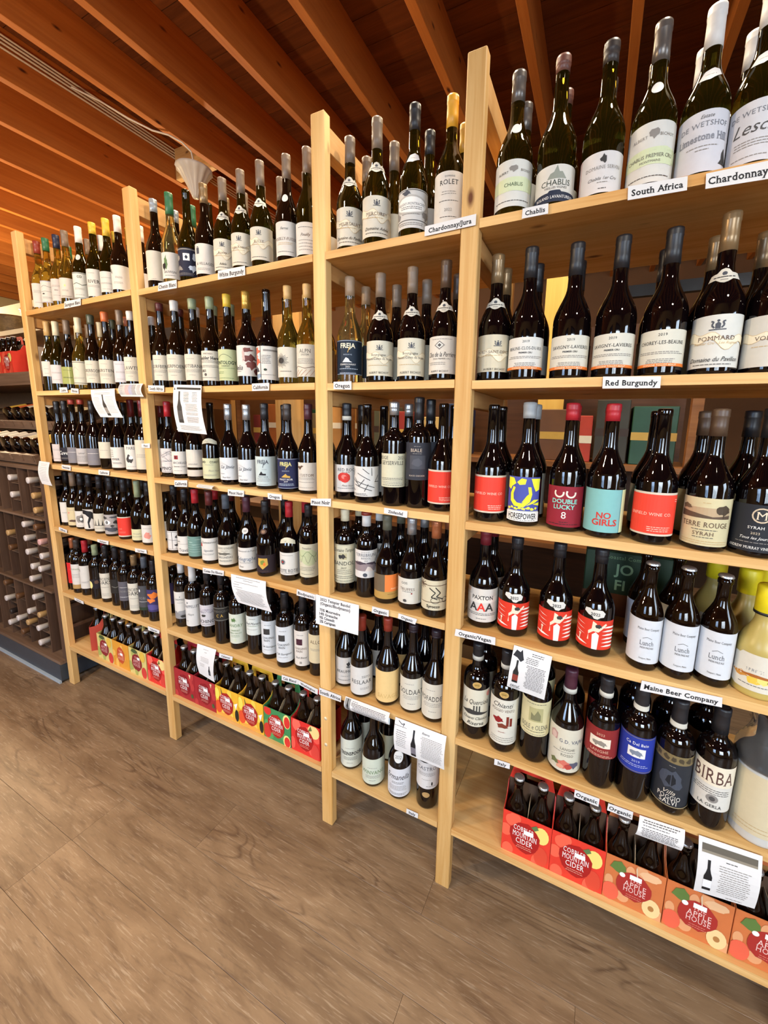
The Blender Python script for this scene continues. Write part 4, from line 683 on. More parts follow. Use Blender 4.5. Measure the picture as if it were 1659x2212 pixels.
BT = {
 (1, 1): [
  (1.0572, 0.067, 0.3294, 'B', 'gold', 'brick', 0.0569, 0.0242, 0.1319, 'a1', 0.0412, 0.662, 0.85),
  (1.1499, 0.062, 0.3244, 'B', 'gold', 'green', 0.0559, 0.0342, 0.1301, 'a2', 0.0412, 0.696, 0.85),
  (1.2438, 0.062, 0.3229, 'B', 'gold', 'navy', 0.0576, 0.0319, 0.1266, 'a3', 0.0412, 0.588, 0.85),
  (1.3166, 0.062, 0.3282, 'B', 'gold', 'taupe', 0.0673, 0.0366, 0.1211, 'a4', 0.0412, 0.621, 0.85),
  (1.4273, 0.062, 0.3249, 'B', 'olive', 'white', 0.0669, 0.0218, 0.1293, 'a5', 0.0412, 0.65, 0.85),
  (1.5356, 0.062, 0.3217, 'B', 'olive', 'yellow', 0.0464, 0.0193, 0.1285, 'RIVER', 0.0412, 0.538, 0.85),
  (1.6344, 0.062, 0.3188, 'B', 'olive', 'yellow', 0.0688, 0.0246, 0.1055, 'a7', 0.0412, 0.567, 0.85),
  (1.7151, 0.062, 0.3147, 'B', 'brown', 'white', 0.064, 0.0263, 0.1189, 'a8', 0.0412, 0.597, 0.85)],
 (1, 2): [
  (1.0572, 0.067, 0.338, 'B', 'olive', 'tan', 0.0678, 0.0741, 0.1449, 'b1', 0.0412, 0.602, 0.85),
  (1.149, 0.062, 0.3291, 'B', 'olive', 'cream', 0.0656, 0.0372, 0.124, 'b2', 0.0412, 0.636, 0.85),
  (1.2469, 0.062, 0.3264, 'B', 'brown', 'taupe', 0.0645, 0.0321, 0.1106, 'b3', 0.0412, 0.667, 0.85),
  (1.3466, 0.062, 0.3287, 'B', 'gold', 'cream', 0.0676, 0.027, 0.1326, 'b4', 0.0412, 0.558, 0.85),
  (1.4509, 0.062, 0.3306, 'B', 'brown', 'moss', 0.0412, 0.0324, 0.1301, 'KOKERBOOM', 0.0412, 0.587, 0.85),
  (1.5612, 0.062, 0.3321, 'B', 'brown', 'orange', 0.0407, 0.0271, 0.1283, 'KIRSTEN', 0.0412, 0.615, 0.85),
  (1.6701, 0.062, 0.3295, 'B', 'brown', 'taupe', 0.061, 0.0294, 0.1171, 'b7', 0.0412, 0.642, 0.85),
  (1.7469, 0.062, 0.3174, 'B', 'brown', 'white', 0.0365, 0.0322, 0.1299, 'b8', 0.0412, 0.532, 0.85)],
 (1, 3): [
  (1.0572, 0.068, 0.3142, 'B', 'red', 'black', 0.0601, 0.012, 0.0991, 'c1', 0.0412, 0.682, 0.85),
  (1.128, 0.068, 0.3169, 'B', 'red', 'black', 0.062, 0.0203, 0.0853, 'c2', 0.0412, 0.576, 0.85),
  (1.1988, 0.068, 0.3218, 'B', 'red', 'redtip', 0.0235, 0.012, 0.0889, 'c3', 0.0412, 0.61, 0.85),
  (1.28, 0.068, 0.3211, 'B', 'red', 'redtip', 0.023, 0.012, 0.0873, 'c4', 0.0412, 0.643, 0.85),
  (1.3726, 0.068, 0.3149, 'B', 'red', 'black', 0.0583, 0.012, 0.0914, 'c3', 0.0412, 0.674, 0.85),
  (1.4773, 0.068, 0.3115, 'B', 'red', 'black', 0.0542, 0.0501, 0.1259, 'c6', 0.0412, 0.563, 0.85),
  (1.5703, 0.068, 0.3113, 'B', 'red', 'black', 0.0531, 0.0125, 0.1057, 'c7', 0.0412, 0.593, 0.85),
  (1.6785, 0.068, 0.3179, 'B', 'red', 'wine', 0.0745, 0.012, 0.1207, 'PARI', 0.0412, 0.62, 0.85),
  (1.7575, 0.068, 0.3147, 'B', 'red', 'wine', 0.0706, 0.0173, 0.1451, 'c9', 0.0412, 0.51, 0.85)],
 (1, 4): [
  (1.0572, 0.068, 0.284, 'B', 'red', 'black', 0.06, 0.0193, 0.1264, 'd1', 0.0412, 0.622, 0.85),
  (1.128, 0.0663, 0.284, 'B', 'red', 'taupe', 0.07, 0.012, 0.1065, 'd2', 0.0412, 0.657, 0.85),
  (1.1988, 0.068, 0.284, 'B', 'red', 'black', 0.06, 0.012, 0.095, 'd3', 0.0412, 0.69, 0.85),
  (1.2742, 0.068, 0.284, 'B', 'red', 'black', 0.06, 0.012, 0.1117, 'd4', 0.0412, 0.584, 0.85),
  (1.3664, 0.068, 0.284, 'B', 'red', 'black', 0.06, 0.012, 0.1017, 'd5', 0.0412, 0.615, 0.85),
  (1.4608, 0.0658, 0.284, 'B', 'red', 'black', 0.06, 0.012, 0.1076, 'd6', 0.0412, 0.646, 0.85),
  (1.5671, 0.068, 0.284, 'B', 'red', 'black', 0.06, 0.0135, 0.1087, 'd7', 0.0412, 0.533, 0.85),
  (1.6721, 0.068, 0.284, 'B', 'red', 'sage', 0.075, 0.012, 0.064, 'd8', 0.0412, 0.561, 0.85),
  (1.749, 0.068, 0.284, 'B', 'red', 'black', 0.06, 0.012, 0.0934, 'd9', 0.0412, 0.591, 0.85)],
 (1, 5): [
  (1.0544, 0.0643, 0.2831, 'X', 'red', 'copper', 0.0545, 0.0395, 0.1541, 'e1', 0.038, 0.703, 0.85),
  (1.1198, 0.0532, 0.2859, 'X', 'red', 'dark', 0.0468, 0.0254, 0.1597, 'e2', 0.038, 0.6, 0.85),
  (1.1906, 0.0576, 0.2908, 'X', 'red', 'crimson', 0.0615, 0.0383, 0.1624, 'e3', 0.038, 0.633, 0.85),
  (1.2868, 0.0557, 0.2833, 'X', 'red', 'sage', 0.0539, 0.0582, 0.1082, 'e4', 0.038, 0.665, 0.85),
  (1.3695, 0.061, 0.2922, 'X', 'red', 'black', 0.0561, 0.021, 0.1536, 'OAKS', 0.038, 0.556, 0.85),
  (1.4562, 0.0615, 0.2944, 'X', 'red', 'black', 0.0551, 0.0669, 0.1389, 'e6', 0.038, 0.587, 0.85),
  (1.5434, 0.0523, 0.2982, 'X', 'red', 'black', 0.0535, 0.0504, 0.1473, 'e7', 0.038, 0.619, 0.85),
  (1.6258, 0.0499, 0.2869, 'X', 'red', 'bronze', 0.0497, 0.0198, 0.1556, 'OAKS', 0.038, 0.65, 0.85),
  (1.6971, 0.0541, 0.2883, 'X', 'red', 'slate', 0.0515, 0.0375, 0.1572, 'e9', 0.038, 0.541, 0.85),
  (1.7714, 0.0493, 0.286, 'X', 'red', 'black', 0.06, 0.0484, 0.1547, 'e10', 0.038, 0.572, 0.85)],
 (2, 1): [
  (1.9417, 0.0683, 0.338, 'B', 'brown', 'grey', 0.0463, 0.0399, 0.1457, 'f1', 0.0412, 0.563, 0.88),
  (2.043, 0.062, 0.3366, 'B', 'pale', 'green', 0.075, 0.0313, 0.1221, 'f2', 0.0412, 0.588, 0.88),
  (2.1373, 0.062, 0.3269, 'B', 'olive', None, 0, 0.0274, 0.1229, 'f3', 0.0412, 0.471, 0.88),
  (2.2299, 0.062, 0.3263, 'B', 'brown', 'bronze', 0.0647, 0.0232, 0.1219, 'f4', 0.0412, 0.493, 0.88),
  (2.3239, 0.062, 0.3235, 'B', 'olive', 'taupe', 0.0724, 0.0223, 0.1218, 'burgA', 0.0412, 0.513, 0.88),
  (2.4102, 0.062, 0.3287, 'B', 'olive', 'taupe', 0.0732, 0.0257, 0.1257, 'burgB', 0.0412, 0.393, 0.88),
  (2.4975, 0.062, 0.3349, 'B', 'olive', 'taupe', 0.0753, 0.0298, 0.1284, 'burgC', 0.0412, 0.412, 0.88),
  (2.6079, 0.062, 0.326, 'B', 'brown', 'taupe', 0.0704, 0.0259, 0.124, 'fuisse', 0.0412, 0.421, 0.88),
  (2.6891, 0.062, 0.3258, 'B', 'olive', 'taupe', 0.0725, 0.0171, 0.1073, 'f9', 0.0412, 0.437, 0.88)],
 (2, 2): [
  (1.9304, 0.0683, 0.3343, 'B', 'brown', 'maroon', 0.0318, 0.0332, 0.1309, 'SKURFBERG', 0.0412, 0.505, 0.88),
  (2.029, 0.062, 0.3305, 'B', 'brown', 'white', 0.0382, 0.0289, 0.1273, 'SKERPIOEN', 0.0412, 0.53, 0.88),
  (2.1336, 0.062, 0.3257, 'B', 'brown', 'sage', 0.0373, 0.0273, 0.1225, 'ROTSBANK', 0.0412, 0.552, 0.88),
  (2.2283, 0.062, 0.3217, 'B', 'brown', 'sage', 0.0429, 0.0234, 0.1293, 'boulder', 0.0412, 0.433, 0.88),
  (2.3172, 0.062, 0.3219, 'B', 'brown', 'yellow', 0.0439, 0.0209, 0.129, 'TOLOGY', 0.0412, 0.455, 0.88),
  (2.4104, 0.062, 0.3205, 'B', 'red', 'gold', 0.0587, 0.0341, 0.1367, 'delia', 0.0412, 0.473, 0.88),
  (2.5058, 0.062, 0.3156, 'B', 'red', None, 0, 0.0189, 0.1286, 'coral', 0.0412, 0.489, 0.88),
  (2.5991, 0.062, 0.3158, 'B', 'gold', 'tan', 0.0427, 0.0241, 0.1195, 'urchin', 0.0412, 0.364, 0.88),
  (2.6797, 0.062, 0.3112, 'B', 'gold', 'tan', 0.0435, 0.0235, 0.123, 'alpn', 0.0412, 0.38, 0.88)],
 (2, 3): [
  (1.9304, 0.0683, 0.3116, 'B', 'red', 'crimson', 0.062, 0.019, 0.1197, 'pino', 0.0412, 0.585, 0.88),
  (2.0037, 0.068, 0.3067, 'B', 'red', 'black', 0.0537, 0.0184, 0.1108, 'archead', 0.0412, 0.473, 0.88),
  (2.0947, 0.068, 0.304, 'B', 'red', 'maroon', 0.059, 0.0514, 0.1218, 'g3', 0.0412, 0.497, 0.88),
  (2.1998, 0.0596, 0.3054, 'B', 'red', None, 0, 0.0147, 0.0943, 'coast', 0.0412, 0.52, 0.88),
  (2.3008, 0.0562, 0.3003, 'B', 'red', 'silver', 0.0594, 0.0187, 0.1023, 'javie', 0.0412, 0.54, 0.88),
  (2.3976, 0.0542, 0.2977, 'B', 'red', 'silver', 0.0555, 0.017, 0.1003, 'javie', 0.0412, 0.418, 0.88),
  (2.4848, 0.0552, 0.3016, 'B', 'red', 'black', 0.0561, 0.012, 0.1166, 'frejaW', 0.0412, 0.437, 0.88),
  (2.5951, 0.049, 0.2988, 'B', 'red', 'dark', 0.054, 0.0124, 0.116, 'frejaN', 0.0412, 0.448, 0.88),
  (2.6764, 0.0601, 0.2992, 'B', 'red', 'plum', 0.0511, 0.012, 0.1058, 'CUSTOM', 0.0412, 0.321, 0.88)],
 (2, 4): [
  (1.9304, 0.0683, 0.2917, 'B', 'red', 'black', 0.0402, 0.014, 0.0982, 'h1', 0.0412, 0.525, 0.88),
  (2.0037, 0.0654, 0.284, 'B', 'red', 'black', 0.05, 0.012, 0.0864, 'h2', 0.0412, 0.554, 0.88),
  (2.077, 0.0603, 0.2893, 'B', 'red', 'crimson', 0.0571, 0.012, 0.0967, 'h3', 0.0412, 0.582, 0.88),
  (2.1777, 0.048, 0.2912, 'B', 'red', 'maroon', 0.055, 0.0158, 0.1077, 'h4', 0.0412, 0.467, 0.88),
  (2.2666, 0.0523, 0.2875, 'B', 'red', 'slate', 0.056, 0.012, 0.0922, 'gondard', 0.0412, 0.488, 0.88),
  (2.3791, 0.0515, 0.2903, 'B', 'red', 'plum', 0.0585, 0.012, 0.0989, 'tele', 0.0412, 0.503, 0.88),
  (2.47, 0.0551, 0.283, 'B', 'red', 'black', 0.0461, 0.0158, 0.0841, 'shield', 0.0412, 0.38, 0.88),
  (2.5743, 0.0672, 0.288, 'B', 'red', 'crimson', 0.0555, 0.0228, 0.1066, 'rotie', 0.0412, 0.39, 0.88),
  (2.6624, 0.0677, 0.287, 'X', 'red', 'black', 0.0416, 0.0297, 0.151, 'trevallon', 0.038, 0.404, 0.88)],
 (2, 5): [
  (1.9445, 0.0654, 0.3132, 'X', 'red', 'white', 0.0685, 0.0403, 0.1653, 'i1', 0.038, 0.603, 0.88),
  (2.0376, 0.051, 0.3044, 'X', 'red', 'white', 0.0742, 0.0345, 0.1574, 'APPELLET', 0.038, 0.491, 0.88),
  (2.1244, 0.0562, 0.2944, 'X', 'red', 'black', 0.0464, 0.054, 0.1482, 'HINO', 0.038, 0.515, 0.88),
  (2.2161, 0.051, 0.299, 'X', 'red', 'black', 0.0495, 0.1013, 0.1623, 'i4', 0.038, 0.539, 0.88),
  (2.3025, 0.0527, 0.286, 'X', 'red', 'black', 0.05, 0.026, 0.1514, 'LANDRY', 0.038, 0.42, 0.88),
  (2.3914, 0.0588, 0.286, 'X', 'red', 'black', 0.05, 0.082, 0.1614, 'i6', 0.038, 0.439, 0.88),
  (2.4676, 0.0619, 0.286, 'X', 'red', 'black', 0.06, 0.0215, 0.1585, 'rain', 0.038, 0.459, 0.88),
  (2.5573, 0.0463, 0.2889, 'X', 'red', 'black', 0.0611, 0.0232, 0.1648, 'rain', 0.038, 0.48, 0.88),
  (2.6311, 0.0622, 0.2858, 'X', 'red', 'black', 0.0602, 0.0214, 0.1596, 'rain2', 0.0373, 0.354, 0.88),
  (2.6984, 0.0624, 0.286, 'X', 'red', 'black', 0.06, 0.0516, 0.1618, 'i10', 0.0373, 0.374, 0.88)],
 (3, 1): [
  (2.8381, 0.0716, 0.3214, 'B', 'olive', 'taupe', 0.0696, 0.0217, 0.1234, 'MEURSAULT', 0.0412, 0.463, 0.96),
  (2.9343, 0.062, 0.338, 'B', 'olive', 'taupe', 0.079, 0.0255, 0.1289, 'MERCUREY', 0.0412, 0.458, 0.96),
  (3.0492, 0.062, 0.338, 'B', 'olive', 'black', 0.0632, 0.0279, 0.1215, 'ornate', 0.0412, 0.294, 0.96),
  (3.1542, 0.062, 0.3276, 'B', 'olive', 'mustard', 0.0745, 0.0238, 0.1396, 'ROLET', 0.0412, 0.271, 0.96)],
 (3, 2): [
  (2.8365, 0.0716, 0.3181, 'B', 'pale', 'clear', 0.056, 0.0281, 0.1297, 'frejaG', 0.0412, 0.404, 0.96),
  (2.9499, 0.062, 0.31, 'B', 'red', 'taupe', 0.0669, 0.0203, 0.118, 'nuits', 0.0412, 0.389, 0.96),
  (3.0527, 0.062, 0.3122, 'B', 'red', 'taupe', 0.0698, 0.017, 0.1182, 'nuits', 0.0412, 0.372, 0.96),
  (3.1522, 0.062, 0.3153, 'B', 'red', 'cocoa', 0.0707, 0.0191, 0.1164, 'perriere', 0.0412, 0.213, 0.96)],
 (3, 3): [
  (2.8234, 0.0716, 0.3074, 'B', 'red', 'band', 0.0535, 0.0259, 0.1138, 'REDROCK', 0.0412, 0.49, 0.96),
  (2.9088, 0.0572, 0.3043, 'B', 'red', None, 0, 0.0207, 0.1143, 'sticks', 0.0412, 0.352, 0.96),
  (3.0039, 0.0566, 0.3097, 'X', 'red', 'silver', 0.0386, 0.0584, 0.1586, 'RIDGE', 0.038, 0.342, 0.96),
  (3.0802, 0.068, 0.3236, 'X', 'red', 'black', 0.0657, 0.0844, 0.1935, 'BIALE', 0.0377, 0.335, 0.96),
  (3.1573, 0.068, 0.3057, 'B', 'red', None, 0, 0.0215, 0.1194, 'enfield', 0.0409, 0.328, 0.96)],
 (3, 4): [
  (2.8169, 0.0685, 0.2815, 'X', 'red', 'cream', 0.0391, 0.0338, 0.1682, 'BANDOL', 0.038, 0.434, 0.96),
  (2.9015, 0.068, 0.2839, 'X', 'red', 'whitered', 0.048, 0.0689, 0.1622, 'TERREBRUNE', 0.038, 0.433, 0.96),
  (2.9814, 0.0629, 0.2828, 'B', 'red', 'olivegrey', 0.048, 0.0173, 0.0975, 'orangeblock', 0.0412, 0.432, 0.96),
  (3.0687, 0.0619, 0.2841, 'B', 'red', 'silver', 0.0512, 0.0206, 0.1017, 'truffes', 0.0412, 0.283, 0.96),
  (3.1553, 0.048, 0.2887, 'B', 'red', 'copper', 0.0519, 0.0255, 0.1172, 'syrocco', 0.0412, 0.274, 0.96)],
 (3, 5): [
  (2.818, 0.0707, 0.286, 'B', 'red', 'black', 0.05, 0.012, 0.1119, 'BEAUMONT', 0.0403, 0.513, 0.96),
  (2.8973, 0.048, 0.2824, 'B', 'red', 'brick', 0.0515, 0.012, 0.1118, 'RESLAAR', 0.0403, 0.381, 0.96),
  (2.9941, 0.0545, 0.2936, 'B', 'red', 'brick', 0.0438, 0.0141, 0.124, 'tansavag', 0.0412, 0.368, 0.96),
  (3.083, 0.0608, 0.2911, 'B', 'red', 'plumblack', 0.0268, 0.0126, 0.1221, 'SOLDAAT', 0.0409, 0.355, 0.96),
  (3.163, 0.0561, 0.2944, 'B', 'red', 'plumblack', 0.0257, 0.0149, 0.131, 'POFADDER', 0.0409, 0.207, 0.96)],
 (3, 6): [
  (2.8384, 0.0716, 0.285, 'B', 'red', 'black', 0.0261, 0.012, 0.1226, 'TREINSPOOR', 0.0412, 0.443, 0.96),
  (2.9468, 0.048, 0.285, 'B', 'red', 'black', 0.0221, 0.012, 0.1092, 'WINVANG', 0.0412, 0.435, 0.96),
  (3.0499, 0.048, 0.285, 'B', 'red', 'slate', 0.06, 0.012, 0.117, 'annella', 0.0412, 0.278, 0.96),
  (3.1496, 0.0563, 0.285, 'X', 'red', 'black', 0.06, 0.0779, 0.1737, 'CASTRO', 0.038, 0.256, 0.96)],
 (4, 1): [
  (3.3182, 0.062, 0.3232, 'B', 'olive', 'pewter', 0.0645, 0.0225, 0.1216, 'chablisA', 0.0412, 0.218, 1.03),
  (3.415, 0.062, 0.3239, 'B', 'olive', 'rose', 0.0333, 0.0134, 0.0885, 'chablisB', 0.0412, 0.179, 1.03),
  (3.5121, 0.062, 0.319, 'B', 'olive', 'dark', 0.0423, 0.012, 0.0916, 'chablisC', 0.0412, -0.003, 1.03),
  (3.6061, 0.062, 0.3222, 'B', 'olive', 'pewter', 0.0728, 0.012, 0.1235, 'chablisD', 0.0412, -0.043, 1.03),
  (3.6953, 0.062, 0.318, 'B', 'olive', 'white', 0.073, 0.012, 0.1197, 'LIMESTONE', 0.0406, -0.078, 1.03),
  (3.7807, 0.062, 0.322, 'B', 'olive', 'white', 0.07, 0.012, 0.1164, 'LESCA', 0.0406, -0.249, 1.03)],
 (4, 2): [
  (3.2889, 0.0735, 0.3166, 'B', 'red', 'bronze', 0.07, 0.0246, 0.1159, 'MOREY', 0.0403, 0.18, 1.03),
  (3.374, 0.062, 0.3165, 'B', 'red', 'black', 0.0717, 0.026, 0.1016, 'CLOS', 0.0403, 0.153, 1.03),
  (3.4779, 0.062, 0.3099, 'B', 'red', 'black', 0.0726, 0.022, 0.0984, 'SAVIGNY', 0.0412, 0.106, 1.03),
  (3.5726, 0.062, 0.3095, 'B', 'red', 'black', 0.0694, 0.0216, 0.0957, 'SAVIGNY', 0.0412, -0.075, 1.03),
  (3.6695, 0.062, 0.3082, 'B', 'red', 'black', 0.0719, 0.0205, 0.0964, 'CHOREY', 0.0412, -0.117, 1.03),
  (3.7651, 0.062, 0.3203, 'B', 'red', 'bronze', 0.0734, 0.0148, 0.118, 'POMMARD', 0.0412, -0.156, 1.03),
  (3.8538, 0.062, 0.315, 'B', 'red', 'bronze', 0.075, 0.0131, 0.1104, 'lastburg', 0.0412, -0.187, 1.03)],
 (4, 3): [
  (3.3014, 0.068, 0.3143, 'B', 'red', None, 0, 0.0253, 0.1272, 'enfield', 0.0412, 0.251, 1.03),
  (3.3945, 0.068, 0.3193, 'B', 'red', 'greywax', 0.0403, 0.0133, 0.1299, 'HORSEPOWER', 0.0412, 0.075, 1.03),
  (3.4979, 0.0659, 0.3174, 'B', 'red', 'crimson', 0.0419, 0.012, 0.1142, 'LUCKY', 0.0412, 0.029, 1.03),
  (3.5877, 0.049, 0.3147, 'B', 'red', 'crimson', 0.0403, 0.0147, 0.1172, 'NOGIRLS', 0.0412, -0.008, 1.03),
  (3.6905, 0.048, 0.3032, 'B', 'red', None, 0, 0.0213, 0.1197, 'enfield2', 0.0412, -0.056, 1.03),
  (3.791, 0.048, 0.3035, 'B', 'red', 'cocoa', 0.0576, 0.012, 0.1161, 'TERREROUGE', 0.0412, -0.239, 1.03),
  (3.8792, 0.048, 0.305, 'B', 'red', 'black', 0.06, 0.012, 0.1106, 'MSYRAH', 0.0412, -0.27, 1.03)],
 (4, 4): [
  (3.2968, 0.0744, 0.2857, 'B', 'red', 'wine', 0.0469, 0.0196, 0.1185, 'PAXTON', 0.0412, 0.193, 1.03),
  (3.3868, 0.068, 0.2752, 'B', 'red', 'black', 0.0345, 0.0228, 0.099, 'cloud', 0.0412, 0.161, 1.03),
  (3.4969, 0.068, 0.2752, 'B', 'red', 'black', 0.0383, 0.0201, 0.1011, 'cloud', 0.0412, 0.109, 1.03),
  (3.5959, 0.068, 0.275, 'B', 'red', 'black', 0.0367, 0.0222, 0.0996, 'cloud', 0.0412, -0.074, 1.03),
  (3.7052, 0.0522, 0.2633, 'beer', 'amber', 'crown', 0, 0.0201, 0.1291, 'LUNCH', 0.0345, -0.128, 1),
  (3.7757, 0.0505, 0.264, 'beer', 'amber', 'crown', 0, 0.0219, 0.1339, 'LUNCH', 0.0345, -0.146, 1),
  (3.8462, 0.0551, 0.2578, 'beer', 'amber', 'crown', 0, 0.0213, 0.1321, 'LUNCH', 0.0345, -0.303, 1),
  (3.9262, 0.0568, 0.2467, 'limo', 'lemon', 'lemoncap', 0.06, 0.0175, 0.1, 'TRAMONTI', 0.044, -0.324, 1)],
 (4, 5): [
  (3.2977, 0.0547, 0.2924, 'X', 'red', 'band', 0.051, 0.0438, 0.1625, 'querciola', 0.038, 0.276, 1.03),
  (3.3841, 0.0453, 0.3005, 'X', 'red', 'band', 0.055, 0.0271, 0.1661, 'CHIANTI', 0.038, 0.107, 1.03),
  (3.4711, 0.0494, 0.2995, 'X', 'red', 'black', 0.06, 0.084, 0.1874, 'OLENA', 0.0374, 0.072, 1.03),
  (3.5531, 0.048, 0.2912, 'B', 'red', 'plumband', 0.0655, 0.012, 0.1386, 'VAJRA', 0.0406, 0.042, 1.03),
  (3.6386, 0.0445, 0.2962, 'X', 'red', 'band', 0.0512, 0.0898, 0.1718, 'redrhino', 0.0374, -0.132, 1.03),
  (3.7177, 0.0445, 0.2938, 'X', 'red', 'band', 0.0573, 0.0834, 0.1807, 'bluerhino', 0.0374, -0.159, 1.03),
  (3.7975, 0.0445, 0.2871, 'X', 'red', 'band', 0.068, 0.0242, 0.162, 'POGGIO', 0.0374, -0.185, 1.03),
  (3.8767, 0.0445, 0.2959, 'X', 'red', 'black', 0.0631, 0.0531, 0.1676, 'BIRBA', 0.0374, -0.209, 1.03),
  (3.9713, 0.061, 0.2893, 'big', 'frost', None, 0, 0.0246, 0.1713, 'vermouth', 0.054, -0.377, 1)],
}
GAPS = {(2, 3): {2, 3, 4, 5}, (4, 4): {1, 2, 3, 6}, (4, 5): {8}, (1, 1): {0}, (3, 6): {2, 3}, (1, 3): {0, 1, 2, 3, 4}}
def copy_child(ch, par):
    c = ch.copy(); COL.objects.link(c); c.parent = par; return c
front = {}
for (bay, sh), rows in BT.items():
    z0 = ZS[sh-1][bay-1]; REAR = [(q[0], q[1], q[10]*q[12]) for q in rows]
    for i, (X, Y, H, kind, gl, cap, cl, l0, l1, art, r, rz, ks) in enumerate(rows):
        bg, deg, neck, els = ART[art]
        bt = {'B': max(.43*H, l1+.004), 'X': max(.60*H, l1+.006), 'beer': max(.50*H, l1+.003), 'limo': max(.40*H, l1+.002), 'big': max(.60*H, l1+.004)}[kind]
        if kind == 'B': bt = min(bt, .50*H)
        prof = profile(kind, H, r, bt)
        name = {'B': 'wine_bottle', 'X': 'wine_bottle', 'beer': 'beer_bottle', 'limo': 'liqueur_bottle', 'big': 'wrapped_bottle'}[kind]
        root = empty(name, (X, Y, z0+.0003), rz); root.scale = (ks, ks, 1)
        parts = [link('glass', body_mesh(kind, gl, H, r, bt), None, root)]
        # closure
        if kind == 'beer':
            c = link('crown_cap', CROWN, None, root); c.location = (0, 0, H-.0065); parts.append(c)
        elif kind == 'limo':
            c = link('screw_cap', lathe('screw_cap', [(.0215, H-.062), (.0225, H-.061), (.0225, H-.004), (.0205, H), (.012, H+.0005)], 30), capmat('lemoncap'), root); parts.append(c)
            c2 = link('ring', lathe('ring', [(.0228, H-.064), (.0232, H-.064), (.0232, H-.058), (.0228, H-.058)], 30), capmat('black'), root)
        elif kind == 'big':
            nseg = 40; v = []; f = []
            for k, (rr, zz) in enumerate(((.0575, .62), (.058, .66), (.057, .70), (.054, .75), (.040, .82), (.030, .92), (.036, 1.0), (.045, 1.06))):
                for s in range(nseg):
                    a = 2*math.pi*s/nseg; w = rr*(1+(.03+.02*k)*math.sin(9*a+k*1.3)*(.5+.5*math.sin(3*a+k))); v.append((w*math.cos(a), w*math.sin(a), zz*H+.004*math.sin(5*a+k)*(k > 2)))
            for k in range(7):
                for s in range(nseg): f.append((k*nseg+s, k*nseg+(s+1) % nseg, (k+1)*nseg+(s+1) % nseg, (k+1)*nseg+s))
            link('plastic_wrap', mesh('plastic_wrap', v, f, True), glass('clear_film', '#f4f6f8', .93, .12, 1.06), root)
        elif cap:
            rp = [(rad_at(prof, H-cl)+.0007, H-cl), (rad_at(prof, H-cl*.6)+.0008, H-cl*.6), (.0151, H-.0185), (.0159, H-.0165), (.0160, H-.0145), (.0157, H-.0115), (.0159, H-.006), (.0154, H-.001), (.010, H+.0006)]
            wax = cap in ('white', 'sage', 'orange', 'greywax', 'moss') and cl < .05 or cap in ('greywax', 'orange')
            if wax: rp = [(rad_at(prof, H-cl)+.0016, H-cl), (.0164, H-cl*.7), (.0166, H-.015), (.0174, H-.008), (.0162, H-.0005), (.011, H+.0012)]
            c = link('capsule', lathe('capsule', rp, 24), capmat(cap), root); parts.append(c)
            if cap in ('band', 'plumband'):
                zb = H-cl
                b_ = link('neck_band', lathe('neck_band', [(rad_at(prof, zb)+.0012, zb), (rad_at(prof, zb+.012)+.0016, zb), (rad_at(prof, zb+.012)+.0016, zb+.013), (rad_at(prof, zb+.013)+.0009, zb+.013)], 24, cap=False), paper('#e2dfd2'), root)
            if cap == 'whitered': link('capsule_top', lathe('capsule_top', [(.0182, H-.012), (.0182, H-.003), (.012, H+.0015)], 24), capmat('brick'), root)
        else:
            c = link('cork', lathe('cork', [(.0112, H-.004), (.0112, H+.0006)], 18), flat('cork_brown', '#8d6a45', rough=.8, noise=.2), root); parts.append(c)
        # label and its print
        hw = r*R(deg)/2; h = l1-l0
        if bg == 'scallop':
            lab = link('label', shape_mesh('label', prof, [(x*hw, z*h/2) for x, z in ((-1, -.45), (-.9, -.6), (-.82, -.85), (-.6, -1), (.6, -1), (.82, -.85), (.9, -.6), (1, -.45), (1, .5), (.85, .6), (.8, .85), (.6, .85), (.5, 1), (-.5, 1), (-.6, .85), (-.8, .85), (-.85, .6), (-1, .5))], paper('#f3eddc'), (l0+l1)/2), None, root); bgw = 'cream'
        else:
            lab = link('label', label_patch(prof, r, deg, l0, l1, paper(bg)), None, root); bgw = lum_word(bg)
        parts.append(lab)
        els = [(e[:7]+(min(e[7], 1.38 if deg > 155 else 1.6),) if e[0] == 'T' else e) for e in els]
        pr = build_print(els, hw, h)
        if pr:
            ncut = max(8, int(deg/9)); cuts = [-hw+2*hw*k/ncut for k in range(1, ncut)]
            m0 = wrap(prof, .0004)
            pm = print_mesh('print', pr, lambda x, z, lf, m0=m0, l0=l0: m0(x, z+l0, lf), cuts, (), (-hw, hw, 0, h))
            link('print', pm, None, lab)
        if neck == 'low':
            link('lower_label', label_patch(prof, r, 165, max(.012, l0-.036), l0-.010, paper('#e6dccd')), None, root)
        elif neck == 'lowoval':
            link('seal', shape_mesh('seal', prof, ell(.013, .010), paper('#b08d5c'), l0-.022), None, root)
        elif neck in NECK:
            nbg, nz, pts, nel = NECK[neck]; zc = {'cloud': l1+.016, 'goldoval': l1+.016, 'round2': max(l1+.03, .155)}.get(neck, nz*H)
            nl = link('neck_label', shape_mesh('neck_label', prof, pts, paper(nbg), zc), None, root)
            if nel:
                nhw = max(x for x, _ in pts); zz = [z for _, z in pts]; nh = max(zz)-min(zz); zb = zc+min(zz); m0 = wrap(prof, .0006)
                link('print', print_mesh('print', build_print(nel, nhw, nh), lambda x, z, lf, m0=m0, zb=zb: m0(x, z+zb, lf), [-.02+.005*k for k in range(9)], [nh*k/4 for k in (1, 2, 3)]), None, nl)
        cw = CAPW.get(cap, cap)
        place = '%s along %s shelf, %s bay' % (ORD[i], SHELF[sh-1], BAY[bay-1])
